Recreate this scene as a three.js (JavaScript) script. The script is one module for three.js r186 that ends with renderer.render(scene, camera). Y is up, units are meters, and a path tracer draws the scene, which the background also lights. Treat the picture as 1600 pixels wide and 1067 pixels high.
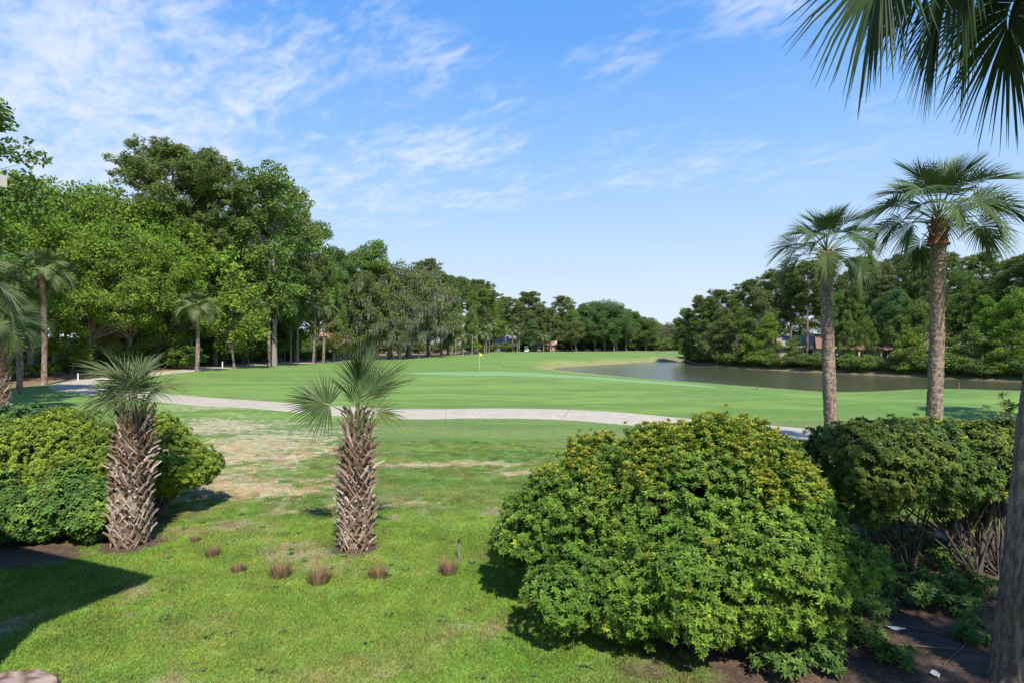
import * as THREE from 'three';
import { mergeGeometries } from 'three/addons/utils/BufferGeometryUtils.js';

/* ---------------------------------------------------------------- camera, sky, sun, exposure */
const scene = new THREE.Scene();
const EYE = 4.0, FPX = 889, CX = 800, CY = 535;                      // metres above the yard; lens in photo pixels
const camera = new THREE.PerspectiveCamera(2 * Math.atan(533.5 / FPX) * 180 / Math.PI, 1600 / 1067, 0.1, 3000);
camera.position.set(0, EYE, 0);
camera.lookAt(0, EYE, -10);
const renderer = new THREE.WebGLRenderer({ antialias: true });
renderer.toneMapping = THREE.LinearToneMapping;
renderer.toneMappingExposure = 2.15;
renderer.shadowMap.enabled = true;

const sun = new THREE.DirectionalLight(new THREE.Color(1, 0.93, 0.86), 3.2);
sun.position.set(25 - 5, 100, 79 - 50); sun.target.position.set(-5, 0, -50);
sun.castShadow = true; sun.shadow.mapSize.set(4096, 4096);
Object.assign(sun.shadow.camera, { left: -150, right: 150, top: 150, bottom: -150, near: 1, far: 500 });
sun.shadow.radius = 1.2;
scene.add(sun, sun.target);

/* ---------------------------------------------------------------- random numbers and noise */
function rng(seed) { let s = seed >>> 0; return () => { s = (s + 0x6d2b79f5) | 0; let t = Math.imul(s ^ (s >>> 15), 1 | s); t = (t + Math.imul(t ^ (t >>> 7), 61 | t)) ^ t; return ((t ^ (t >>> 14)) >>> 0) / 4294967296; }; }
const TBL = new Float32Array(65536); { const r = rng(77); for (let i = 0; i < 65536; i++) TBL[i] = r(); }
function vn(x, y) {                                                   // value noise 0..1
  const ix = Math.floor(x), iy = Math.floor(y); let fx = x - ix, fy = y - iy;
  fx = fx * fx * (3 - 2 * fx); fy = fy * fy * (3 - 2 * fy);
  const a = (ix & 255) | ((iy & 255) << 8), b = ((ix + 1) & 255) | ((iy & 255) << 8), c = (ix & 255) | (((iy + 1) & 255) << 8), d = ((ix + 1) & 255) | (((iy + 1) & 255) << 8);
  return (TBL[a] * (1 - fx) + TBL[b] * fx) * (1 - fy) + (TBL[c] * (1 - fx) + TBL[d] * fx) * fy;
}
function fbm(x, y, o = 4) { let s = 0, a = 0.5, n = 0; for (let i = 0; i < o; i++) { s += a * vn(x, y); n += a; a *= 0.5; x = x * 2.03 + 17.3; y = y * 2.03 + 9.1; } return s / n; }
const ss = (a, b, x) => { const t = Math.min(1, Math.max(0, (x - a) / (b - a))); return t * t * (3 - 2 * t); };
const lerp = (a, b, t) => a + (b - a) * t, mix3 = (a, b, t) => [lerp(a[0], b[0], t), lerp(a[1], b[1], t), lerp(a[2], b[2], t)];
const DEG = Math.PI / 180;

/* ---------------------------------------------------------------- sky: clear blue air with thin cirrus */
{
  const W = 4096, Hh = 2048, data = new Float32Array(W * Hh * 4);
  const veils = [  // azimuth (right of the view axis), elevation, half sizes in degrees, strength
    [-37, 20, 19, 10, 0.92], [-58, 26, 22, 14, 0.9], [-20, 30, 11, 5, 0.6], [-14, 13, 11, 3, 0.34], [-7, 26, 5, 2.2, 0.7], [-3, 23.5, 5, 1.3, 0.55], [-9, 19, 6, 2, 0.5],
    [9, 26, 6, 2.2, 0.68], [25, 30, 11, 4, 0.72], [4, 17, 15, 4.2, 0.4], [-9, 15, 12, 4, 0.3], [25, 17, 14, 4, 0.42], [-2, 21, 8, 2.6, 0.34], [-27, 14, 10, 3, 0.4], [60, 34, 25, 9, 0.6], [130, 30, 40, 12, 0.7], [-140, 32, 40, 14, 0.8], [0, 55, 40, 9, 0.5]];
  const stops = [[-90, 0.25, 0.27, 0.25], [-4, 0.55, 0.62, 0.66], [0, 0.66, 0.76, 0.85], [5, 0.59, 0.72, 0.86], [11, 0.43, 0.62, 0.87], [19, 0.26, 0.49, 0.87], [28, 0.135, 0.36, 0.83], [45, 0.075, 0.25, 0.74], [90, 0.05, 0.17, 0.58]];
  const ramp = new Float32Array(Hh * 3);
  for (let j = 0; j < Hh; j++) { const el = ((j + 0.5) / Hh - 0.5) * 180; let k = 0; while (k < stops.length - 2 && el > stops[k + 1][0]) k++; const t = Math.min(1, Math.max(0, (el - stops[k][0]) / (stops[k + 1][0] - stops[k][0]))); for (let c = 0; c < 3; c++) ramp[j * 3 + c] = lerp(stops[k][c + 1], stops[k + 1][c + 1], t); }
  for (let j = 0; j < Hh; j++) {
    const el = ((j + 0.5) / Hh - 0.5) * Math.PI, elD = el / DEG, sy = Math.sin(el), cy = Math.cos(el);
    for (let i = 0; i < W; i++) {
      const o = (j * W + i) * 4; let a = 0;
      if (elD > 1.5) {
        const th = ((i + 0.5) / W - 0.5) * 2 * Math.PI, x = Math.cos(th) * cy, z = Math.sin(th) * cy;
        let az = Math.atan2(x, -z) / DEG, m = 0;
        for (const v of veils) { let da = az - v[0]; if (da > 180) da -= 360; if (da < -180) da += 360; da /= v[2]; const de = (elD - v[1]) / v[3], q = da * da + de * de; if (q < 5) m += v[4] * Math.exp(-q); }
        if (m > 0.03) {
          const k = 1 / (sy + 0.12), px = x * k, pz = z * k;
          const u = px * 0.80 + pz * 0.60, w = -px * 0.60 + pz * 0.80;
          const wu = u + 0.16 * fbm(px * 3, pz * 3, 3), ww = w + 0.10 * fbm(px * 4.3 + 9, pz * 4.3, 3);
          const big = fbm(wu * 2.6, ww * 4.5, 4), rip = fbm(wu * 11 + 3, ww * 21, 4), fil = fbm(wu * 40, ww * 75, 3);
          const n = big * 0.42 + rip * 0.40 + fil * 0.18;
          const mm = Math.min(1, m); a = ss(0.56 - 0.30 * mm, 1.0 - 0.16 * mm, n + 0.04 * mm) * Math.min(1, m * 1.6) * 0.85;
        }
      }
      const c = [0.74, 0.79, 0.87];
      for (let k = 0; k < 3; k++) data[o + k] = lerp(ramp[j * 3 + k], c[k], a);
      data[o + 3] = 1;
    }
  }
  const tex = new THREE.DataTexture(data, W, Hh, THREE.RGBAFormat, THREE.FloatType);
  tex.mapping = THREE.EquirectangularReflectionMapping; tex.magFilter = THREE.LinearFilter; tex.minFilter = THREE.LinearFilter; tex.needsUpdate = true;
  scene.background = tex; scene.environment = tex;
  scene.backgroundIntensity = 0.545; scene.environmentIntensity = 0.545;
}

/* ---------------------------------------------------------------- names, labels, helpers */
const used = new Map();
function numbered(n) { const k = used.get(n) || 0; used.set(n, k + 1); return k ? n + '_' + String(k).padStart(3, '0') : n; }
function tag(o, name, label, category, group, kind) { o.name = numbered(name); o.userData = {}; if (label) o.userData.label = label; if (category) o.userData.category = category; if (group) o.userData.group = group; if (kind) o.userData.kind = kind; o.traverse((m) => { if (m.isMesh) { m.castShadow = true; m.receiveShadow = true; } }); scene.add(o); return o; }
function part(parent, name, geo, mat, kind) { const m = new THREE.Mesh(geo, mat); m.name = name; if (kind) m.userData.kind = kind; m.castShadow = m.receiveShadow = true; parent.add(m); return m; }
const C = (r, g, b) => new THREE.Color().setRGB(r, g, b);
const std = (c, roughness = 0.9, more = {}) => new THREE.MeshStandardMaterial({ color: Array.isArray(c) ? C(...c) : c, roughness, ...more });
const leafMat = (c, t = 0.3, coat = 0.0, more = {}) => new THREE.MeshPhysicalMaterial({ color: C(...c), roughness: 0.95, transmission: t, thickness: 0, side: THREE.DoubleSide, vertexColors: true, specularIntensity: 0.4, clearcoat: coat, clearcoatRoughness: 0.38, ...more });
const pxX = (px, d) => (px - CX) / FPX * d;
function geoOf(pos, idx, extra = {}) {
  const g = new THREE.BufferGeometry(); g.setAttribute('position', new THREE.Float32BufferAttribute(pos, 3));
  for (const [k, v] of Object.entries(extra)) g.setAttribute(k, new THREE.Float32BufferAttribute(v, k === 'uv' ? 2 : 3));
  if (idx) g.setIndex(idx); return g;
}
/* a tapered tube through points: [x,y,z,r] each; joined into the arrays of buf */
function tube(buf, pts, sides = 6, colour = null, cap = true) {
  const n = pts.length, base = buf.pos.length / 3, T = new THREE.Vector3(), A = new THREE.Vector3(), B = new THREE.Vector3(), ref = new THREE.Vector3(0.31, 0.17, 0.93);
  for (let i = 0; i < n; i++) {
    const p = pts[Math.max(0, i - 1)], q = pts[Math.min(n - 1, i + 1)];
    T.set(q[0] - p[0], q[1] - p[1], q[2] - p[2]).normalize(); A.crossVectors(T, ref).normalize(); B.crossVectors(T, A);
    for (let s = 0; s < sides; s++) {
      const a = s / sides * 2 * Math.PI, c = Math.cos(a), d = Math.sin(a), r = pts[i][3];
      buf.pos.push(pts[i][0] + (A.x * c + B.x * d) * r, pts[i][1] + (A.y * c + B.y * d) * r, pts[i][2] + (A.z * c + B.z * d) * r);
      if (buf.nor) buf.nor.push(A.x * c + B.x * d, A.y * c + B.y * d, A.z * c + B.z * d);
      if (colour) buf.col.push(...colour);
    }
  }
  for (let i = 0; i < n - 1; i++) for (let s = 0; s < sides; s++) { const a = base + i * sides + s, b = base + i * sides + (s + 1) % sides, c = a + sides, d = b + sides; buf.idx.push(a, b, c, b, d, c); }
  if (cap) for (let s = 1; s < sides - 1; s++) { const e = base + (n - 1) * sides; buf.idx.push(e, e + s, e + s + 1); }
}
const newBuf = (nor) => ({ pos: [], idx: [], col: [], nor: nor ? [] : null });
const bufGeo = (b) => { const e = {}; if (b.col.length) e.color = b.col; if (b.nor) e.normal = b.nor; return geoOf(b.pos, b.idx, e); };
function box(w, h, d, x, y, z, ry = 0) { const g = new THREE.BoxGeometry(w, h, d); if (ry) g.rotateY(ry); g.translate(x, y, z); return g; }

/* ---------------------------------------------------------------- land: pond outline, heights, colours (d = metres away from the house, z = -d) */
const WATER = -0.6;
const pondPts = [[7.3, 95], [9.2, 88], [12.5, 80], [16.6, 71.5], [21, 64.5], [25, 58], [29, 52], [33, 48.5], [38, 46.5], [44, 45], [60, 42], [80, 38], [84, 52], [72, 58.5], [60, 62.5], [55.5, 68], [51.5, 74], [46.5, 81], [41.5, 90], [37.5, 104], [36.5, 115], [38.5, 128], [33, 128.5], [27, 122], [20.4, 114], [13, 106], [8.5, 100]];
const pondCurve = new THREE.CatmullRomCurve3(pondPts.map(([x, d]) => new THREE.Vector3(x, 0, d)), true).getPoints(240).map((p) => [p.x, p.z]);
function pondSD(x, d) {                                                // negative inside
  let best = 1e9, inside = false;
  for (let i = 0, n = pondCurve.length - 1; i < n; i++) {
    const [ax, ad] = pondCurve[i], [bx, bd] = pondCurve[i + 1], ex = bx - ax, ed = bd - ad, t = Math.min(1, Math.max(0, ((x - ax) * ex + (d - ad) * ed) / (ex * ex + ed * ed + 1e-9)));
    const qx = x - ax - ex * t, qd = d - ad - ed * t, q = qx * qx + qd * qd; if (q < best) best = q;
    if ((ad > d) !== (bd > d) && x < (bx - ax) * (d - ad) / (bd - ad) + ax) inside = !inside;
  }
  return Math.sqrt(best) * (inside ? -1 : 1);
}
const g2 = (x, d, cx, cd, sx, sd) => Math.exp(-(((x - cx) / sx) ** 2) - ((d - cd) / sd) ** 2);
function height(x, d, sd = null) {
  let h = 0.26 * ss(25, 32, d) + 0.14 * ss(32, 46, d) + 0.42 * g2(x, d, 2, 57, 20, 12) + 0.26 * g2(x, d, 20, 40, 10, 6) + 0.16 * g2(x, d, 33, 38, 7, 5) + 0.22 * g2(x, d, 3, 48, 9, 5);
  h += ss(36, 60, d) * (0.16 * Math.sin(x * 0.11 + 1.3) * Math.sin(d * 0.075 + 0.4) + 0.10 * Math.sin(x * 0.053 - d * 0.041));
  h += 0.55 * ss(-26, -50, x) * ss(40, 60, d) + 0.035 * (fbm(x * 0.35 + 50, d * 0.35 + 50, 2) - 0.5) * 2 * ss(60, 30, d);
  if (d > 30 && x > -2 && d < 150) {
    if (sd === null) sd = pondSD(x, d);
    const near = d < 66 ? 6.0 : 5.0;
    const h0 = h; if (sd < near) h = lerp(lerp(h, WATER, 1 - ss(0, near, sd)), WATER - 1.1, ss(0, -4, sd));
    if (sd > 0 && d < 106 && x < 34) { const lim = WATER + 0.055 * sd, w = ss(33, 25, x) * ss(106, 92, d); h = lerp(h, h0 > lim ? lim + (h0 - lim) * ss(9, 24, sd) : h0, w); }
  }
  return h;
}
/* woods begin left of this line / right of that one */
const woodsLeft = (d) => d < 40 ? -34 - (40 - d) * 0.2 : d < 90 ? lerp(-38, -38.5, (d - 40) / 50) : d < 190 ? lerp(-38.5, -8, (d - 90) / 100) : -8;
const ell = (x, d, cx, cd, rx, rd) => 1 - Math.sqrt(((x - cx) / rx) ** 2 + ((d - cd) / rd) ** 2);
function dryness(x, d) {                                              // 0 green .. 1 straw
  let m = Math.max(ell(x, d, -9.6, 21, 4.6, 7.5), ell(x, d, -7.6, 15.6, 3.4, 2.0), ell(x, d, -13.5, 26.5, 5, 3.5) * 0.8, ell(x, d, -1.9, 18.6, 3.4, 0.75), ell(x, d, 1.2, 17.2, 2.6, 0.6) * 0.7, ell(x, d, -3.5, 13.8, 3.4, 0.7) * 0.42, ell(x, d, -17, 33, 5, 2.6) * 0.6);
  if (m < -0.35) return 0;
  const st = fbm(x * 0.8 + 31, d * 2.4 + 7, 4), fn = fbm(x * 5 + 3, d * 9, 3);
  return ss(0.50, 0.78, m * 0.66 + st * 0.70 + (fn - 0.5) * 1.0);
}
function soil(x, d) {                                                 // 0 grass .. 1 leaf litter and bare earth of the shrub beds
  const m = Math.max(ell(x, d, 3.1, 8.5, 1.9, 2.1), ell(x, d, 5.2, 8.0, 4.2, 4.0), ell(x, d, 7.2, 10.5, 3.6, 3.2), ell(x, d, -11.6, 12.6, 4.6, 2.6), ell(x, d, -10.2, 10.6, 2.6, 1.0), ell(x, d, -7.5, 11.2, 0.75, 0.6) * 0.9, ell(x, d, -3.06, 11, 0.6, 0.5) * 0.8);
  if (m < -0.4) return 0;
  return ss(0.02, 0.30, m + (fbm(x * 2.2 + 5, d * 2.2 + 80, 4) - 0.5) * 0.5);
}
function thin(x, d) { return d > 16 || d < 3 ? 0 : ss(0.60, 0.74, fbm(x * 0.75 + 130, d * 0.9 + 15, 4) + (fbm(x * 6 + 3, d * 6 + 90, 2) - 0.5) * 0.22) * ss(16, 13, d); }   // worn spots in the turf
function landColour(x, d, sd, fine) {
  const n1 = fbm(x * 0.22 + 11, d * 0.22 + 3, 3), n2 = fbm(x * 1.1 + 40, d * 1.6 + 9, 3), n3 = fine ? fbm(x * 9, d * 9, 3) : fbm(x * 2.2, d * 2.2, 3), n4 = vn(x * 37, d * 37);
  let c;
  const yard = ss(29.5, 27.5, d - 0.02 * x);
  const near = ss(15.0, 12.2, d + (n2 - 0.5) * 2.4 - 0.03 * x);
  const rough = mix3(mix3([0.085, 0.168, 0.028], [0.130, 0.205, 0.038], ss(0.35, 0.65, fbm(x * 0.25 + 8, d * 1.5 + 2, 4))), [0.17, 0.17, 0.07], ss(0.55, 0.75, fbm(x * 0.7 + 60, d * 2.6 + 30, 4)) * 0.6);
  const lawn = mix3(rough, mix3(mix3([0.112, 0.208, 0.024], [0.175, 0.255, 0.042], ss(0.3, 0.75, n1 * 0.5 + n2 * 0.5)), [0.06, 0.14, 0.018], ss(0.58, 0.8, n2) * 0.4), near);
  const st = fbm(x * 0.14 + 4, d * 0.75 + 20, 4), st2 = fbm(x * 0.6 + 70, d * 2.1, 3);
  let fair = mix3([0.096, 0.190, 0.025], [0.152, 0.252, 0.040], ss(0.36, 0.62, st * 0.65 + st2 * 0.35));
  fair = mix3(fair, [0.145, 0.215, 0.048], ss(0.56, 0.75, n1) * 0.45);
  c = mix3(fair, lawn, yard);
  c = mix3(c, [0.19, 0.20, 0.06], yard * ss(0.58, 0.78, fbm(x * 0.9 + 3, d * 1.4 + 44, 4)) * 0.55);
  const k = 0.72 + 0.56 * n3; c = c.map((v) => v * (yard > 0.5 ? k : lerp(1, k, 0.45)) * (yard > 0.5 ? 0.68 + 0.64 * n4 : 0.9 + 0.2 * n4));
  const th = thin(x, d); if (th > 0) c = mix3(c, [0.245, 0.205, 0.105].map((v) => v * (0.65 + 0.7 * n4)), th * 0.75);
  const dr = dryness(x, d); if (dr > 0) c = mix3(c, mix3([0.475, 0.42, 0.26], [0.325, 0.28, 0.165], ss(0.3, 0.7, n3)).map((v) => v * (0.7 + 0.5 * n4)), dr * 0.94);
  const so = soil(x, d); if (so > 0) c = mix3(c, mix3([0.055, 0.036, 0.023], [0.125, 0.075, 0.045], ss(0.3, 0.75, n3 * 0.6 + n4 * 0.4)), so);
  // straw, twigs and thin grass under the woods on the left
  const wl = woodsLeft(d) - x + (n2 - 0.5) * 5; if (d > 32 && wl > -1) c = mix3(c, mix3([0.22, 0.135, 0.075], [0.165, 0.125, 0.062], ss(0.4, 0.65, n1)), ss(-0.5, 2, wl));
  if (x < -30 && d <= 33) c = mix3(c, [0.16, 0.12, 0.07], ss(-30, -36, x + n2 * 3));
  if (d > 205) c = mix3(c, [0.17, 0.13, 0.065], ss(205, 214, d + (n2 - 0.5) * 8));
  // pond margins: straw-coloured grass on the far and left banks, mud at the water line
  if (sd !== null && sd < 9) {
    const far = ss(66, 78, d) * ss(60, 45, x);
    c = mix3(c, mix3([0.34, 0.265, 0.115], [0.20, 0.20, 0.06], n2), far * ss(5.5, 1.2, sd + (n2 - 0.5) * 3) * 0.85);
    c = mix3(c, [0.075, 0.055, 0.035], ss(0.9, 0.1, sd));
    if (x > 34 && d > 55 + (60 - x) * 0.2) c = mix3(c, [0.17, 0.13, 0.07], ss(-1, 1, sd) * 0.6);
  }
  return c;
}
/* one grid of vertices, shared by the lawn sheet and the wide ground sheet that meets it edge to edge */
const xs = [], ds = [];
{
  for (let x = 0; x < 24; x += 0.5) xs.push(x); for (let x = 24, s = 0.7; x < 95; x += s) { xs.push(x); s = Math.min(2.2, s * 1.03); } for (let x = 96, s = 4; x < 900; x += s) { xs.push(x); s *= 1.25; }
  for (const x of xs.slice(1)) xs.unshift(-x);
  for (let d = -120; d < 0; d += 20) ds.push(d); for (let d = 0; d < 34; d += 0.5) ds.push(d); for (let d = 34, s = 0.5; d < 230; d += s) { ds.push(d); s = Math.min(1.8, s * 1.012); } for (let d = 232, s = 5; d < 1400; d += s) { ds.push(d); s *= 1.22; }
}
const lawnX = [-20, 20], lawnD = [2, 34];
function sheetTexture(W, Hh, x0, x1, d0, d1, fine) {
  const data = new Uint8Array(W * Hh * 4), enc = (v) => { v = Math.min(1, Math.max(0, v)); return 255 * (v < 0.0031308 ? v * 12.92 : 1.055 * Math.pow(v, 1 / 2.4) - 0.055); };
  for (let j = 0; j < Hh; j++) {
    const d = d0 + (j + 0.5) / Hh * (d1 - d0); let sd = null, sdx = -1e9;
    for (let i = 0; i < W; i++) {
      const x = x0 + (i + 0.5) / W * (x1 - x0);
      if (d > 35 && d < 140 && x > -4) { if (Math.abs(x - sdx) > 0.9) { sd = pondSD(x, d); sdx = x; } } else sd = null;
      const c = landColour(x, d, sd, fine), o = (j * W + i) * 4; data[o] = enc(c[0]); data[o + 1] = enc(c[1]); data[o + 2] = enc(c[2]); data[o + 3] = 255;
    }
  }
  const t = new THREE.DataTexture(data, W, Hh, THREE.RGBAFormat); t.colorSpace = THREE.SRGBColorSpace; t.magFilter = THREE.LinearFilter; t.minFilter = THREE.LinearMipmapLinearFilter; t.generateMipmaps = true; t.wrapS = t.wrapT = THREE.ClampToEdgeWrapping; t.needsUpdate = true; return t;
}
function noiseTexture(n, f, seed, oct = 4) {                           // tiling grey noise
  const data = new Uint8Array(n * n * 4);
  for (let j = 0; j < n; j++) for (let i = 0; i < n; i++) {
    const u = i / n, v = j / n; let s = 0; for (const [ox, oy, w] of [[0, 0, (1 - u) * (1 - v)], [1, 0, u * (1 - v)], [0, 1, (1 - u) * v], [1, 1, u * v]]) s += w * fbm((u - ox) * f + seed, (v - oy) * f + seed * 1.7, oct);
    const b = Math.max(0, Math.min(255, (s - 0.5) * 420 + 128)), o = (j * n + i) * 4; data[o] = data[o + 1] = data[o + 2] = b; data[o + 3] = 255;
  }
  const t = new THREE.DataTexture(data, n, n, THREE.RGBAFormat); t.magFilter = THREE.LinearFilter; t.wrapS = t.wrapT = THREE.RepeatWrapping; t.needsUpdate = true; return t;
}
{
  const nx = xs.length, H = new Float32Array(nx * ds.length);
  for (let j = 0; j < ds.length; j++) for (let i = 0; i < nx; i++) H[j * nx + i] = height(xs[i], ds[j]);
  const make = (inLawn, x0, x1, d0, d1) => {
    const map = new Map(), pos = [], uv = [], idx = [];
    const v = (i, j) => { const k = j * nx + i; if (!map.has(k)) { map.set(k, pos.length / 3); pos.push(xs[i], H[k], -ds[j]); uv.push((xs[i] - x0) / (x1 - x0), (ds[j] - d0) / (d1 - d0)); } return map.get(k); };
    for (let j = 0; j < ds.length - 1; j++) for (let i = 0; i < nx - 1; i++) {
      const lawn = xs[i] >= lawnX[0] && xs[i + 1] <= lawnX[1] && ds[j] >= lawnD[0] && ds[j + 1] <= lawnD[1];
      if (lawn !== inLawn) continue;
      const a = v(i, j), b = v(i + 1, j), c = v(i, j + 1), d = v(i + 1, j + 1); idx.push(a, b, c, b, d, c);
    }
    const g = geoOf(pos, idx, { uv }); g.computeVertexNormals(); return g;
  };
  const lawnTex = sheetTexture(2048, 1640, ...lawnX, ...lawnD, true), fairTex = sheetTexture(2048, 2048, -95, 95, 18, 228, false);
  const bump = noiseTexture(512, 40, 3, 3); bump.repeat.set(30, 24);
  tag(new THREE.Mesh(make(true, ...lawnX, ...lawnD), std([1, 1, 1], 0.95, { map: lawnTex, bumpMap: bump, bumpScale: 0.02 })), 'lawn', 'patchy green back lawn with a straw-coloured dry area', 'lawn', null, 'structure');
  tag(new THREE.Mesh(make(false, -95, 95, 18, 228), std([1, 1, 1], 0.95, { map: fairTex })), 'ground', 'mown golf fairway and surrounding ground under the trees', 'ground', null, 'structure');
}
const at = (x, d) => new THREE.Vector3(x, height(x, d), -d);
/* strips that follow the land */
function ribbon(pts, widths, lift, cross = 8, from = 0, to = 1, step = 0.6, edge = 0, wob = 0) {
  const curve = new THREE.CatmullRomCurve3(pts.map(([x, d]) => new THREE.Vector3(x, 0, d))), len = curve.getLength(), n = Math.max(2, Math.ceil(len * (to - from) / step)), pos = [], uv = [], idx = [];
  for (let i = 0; i <= n; i++) {
    const u = from + (to - from) * i / n, p = curve.getPointAt(Math.min(1, u)), t = curve.getTangentAt(Math.min(1, u)), f = u * (widths.length - 1), k = Math.min(widths.length - 2, Math.floor(f)), w = lerp(widths[k], widths[k + 1], f - k);
    for (let s = 0; s <= cross; s++) {
      let q = (s / cross - 0.5) * w; if (wob && (s === 0 || s === cross)) q += wob * (fbm(u * len * 0.7 + s * 9, 3, 3) - 0.5) * 2;
      const x = p.x - t.z * q, d = p.z + t.x * q, down = edge && (s === 0 || s === cross) ? edge : 0;
      pos.push(x, height(x, d) + lift - down, -d); uv.push(q, u * len);
    }
  }
  for (let i = 0; i < n; i++) for (let s = 0; s < cross; s++) { const a = i * (cross + 1) + s, b = a + 1, c = a + cross + 1, d = c + 1; idx.push(a, c, b, b, c, d); }
  const g = geoOf(pos, idx, { uv }); g.computeVertexNormals(); return [g, len];
}
const softNoise = noiseTexture(512, 24, 21, 5);
function tinted(base, amount, rep) { // a tiling colour map of speckles and blotches
  const n = 512, data = new Uint8Array(n * n * 4), src = softNoise.image.data;
  for (let i = 0; i < n * n; i++) { const b = src[i * 4] / 255, f = TBL[(i * 7) & 65535]; for (let k = 0; k < 3; k++) data[i * 4 + k] = Math.max(0, Math.min(255, base[k] * (1 + amount * (b - 0.5) + amount * 0.35 * (f - 0.5)))); data[i * 4 + 3] = 255; }
  const t = new THREE.DataTexture(data, n, n, THREE.RGBAFormat); t.colorSpace = THREE.SRGBColorSpace; t.magFilter = THREE.LinearFilter; t.wrapS = t.wrapT = THREE.RepeatWrapping; t.repeat.set(rep, rep); t.needsUpdate = true; return t;
}
{
  const near = [[32, 17], [25, 19.6], [18.5, 22], [13.2, 24.4], [8.5, 27], [3.3, 29.6], [-1.5, 30.2], [-5.6, 30.1], [-10.6, 31.6], [-15.2, 33.8], [-20.3, 36], [-26, 39.2], [-31.5, 42.4], [-35, 45.2], [-36.6, 48.5], [-36.4, 53], [-36.0, 62], [-36.4, 74], [-36, 86], [-31.5, 105], [-27.5, 122], [-24, 142]];
  const g = new THREE.Group(), mat = std([1, 1, 1], 0.9, { map: tinted([168, 160, 142], 0.18, 0.22) }), curve = new THREE.CatmullRomCurve3(near.map(([x, d]) => new THREE.Vector3(x, 0, d))), len = curve.getLength(), N = Math.round(len / 6.4);
  for (let i = 0; i < N; i++) part(g, 'slab', ribbon(near, [3.5, 3.5, 3.5, 3.4, 3.2, 3.0, 2.9, 2.9, 2.9], 0.035, 8, i / N + 0.012 / len, (i + 1) / N - 0.012 / len, 0.5, 0.06)[0], mat);
  tag(g, 'cart_path', 'pale concrete cart path winding round the fairway', 'path', null, 'structure');
  const straw = std([1, 1, 1], 1, { map: tinted([128, 92, 66], 0.6, 0.5) });
  const bed = (pts, w, label) => tag(new THREE.Mesh(ribbon(pts, w, 0.02, 8, 0, 1, 0.8, 0.04, 0.7)[0], straw), 'pine_straw_bed', label, 'bed', null, 'structure');
  bed([[-42, 47], [-41, 54], [-40.5, 62], [-40.4, 74], [-39.7, 86], [-35, 105], [-31, 122]], [4, 5, 4.6, 4.2, 4, 4, 3.4], 'brown pine straw bed between cart path and the woods');
  bed([[-28, 116], [-24, 119], [-20.5, 121]], [2, 7, 2.2], 'brown mulch island under the mossy oak beside fairway');
  const gr = [], pg = new THREE.CatmullRomCurve3([[-11.5, 61], [-6, 65.5], [2, 69], [9, 68], [14, 61.5], [18.5, 53.5], [17.5, 49.2], [12, 49.6], [6, 53.5], [0, 56.5], [-7, 57.5]].map(([x, d]) => new THREE.Vector3(x, 0, d)), true).getPoints(120);
  const pos = [], uv = [], idx = [], R = 26, M = 120, cx = 5, cd = 59;
  for (let r = 0; r <= R; r++) for (let m = 0; m < M; m++) { const x = lerp(cx, pg[m].x, r / R), d = lerp(cd, pg[m].z, r / R); pos.push(x, height(x, d) + (r === R ? 0.0 : 0.018), -d); uv.push(x, d); }
  for (let r = 0; r < R; r++) for (let m = 0; m < M; m++) { const a = r * M + m, b = r * M + (m + 1) % M, c = a + M, d = b + M; idx.push(a, b, c, b, d, c); }
  const pgeo = geoOf(pos, idx, { uv }); pgeo.computeVertexNormals(); if (pgeo.attributes.normal.getY(5) < 0) { for (let i = 0; i < idx.length; i += 3) [idx[i], idx[i + 1]] = [idx[i + 1], idx[i]]; pgeo.setIndex(idx); pgeo.computeVertexNormals(); }
  tag(new THREE.Mesh(pgeo, std([1, 1, 1], 0.95, { map: tinted([116, 152, 94], 0.20, 0.16) })), 'putting_green', 'pale closely mown putting green around the yellow flag', 'green', null, 'structure');
}
/* pond water: murky and glossy, small wind ripples */
{
  const sh = new THREE.Shape(pondCurve.slice(0, -1).map(([x, d]) => { const cx = 40, cd = 80, l = Math.hypot(x - cx, d - cd); return new THREE.Vector2(x + (x - cx) / l * 1.2, d + (d - cd) / l * 1.2); }));
  const g = new THREE.ShapeGeometry(sh), p = g.attributes.position, uv = g.attributes.uv;
  for (let i = 0; i < p.count; i++) { const x = p.getX(i), d = p.getY(i); p.setXYZ(i, x, WATER, -d); uv.setXY(i, x, d); }
  g.computeVertexNormals(); if (g.attributes.normal.getY(0) < 0) { const ix = g.index.array; for (let i = 0; i < ix.length; i += 3) { const t = ix[i]; ix[i] = ix[i + 1]; ix[i + 1] = t; } g.computeVertexNormals(); }
  const rip = noiseTexture(1024, 60, 8, 4); rip.repeat.set(0.09, 0.14);
  tag(new THREE.Mesh(g, new THREE.MeshPhysicalMaterial({ color: C(0.072, 0.078, 0.042), roughness: 0.12, ior: 1.33, bumpMap: rip, bumpScale: 0.026 })), 'pond_water', 'murky olive pond water with small ripples', 'water', null, 'structure');
}
console.log('land done');

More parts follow.
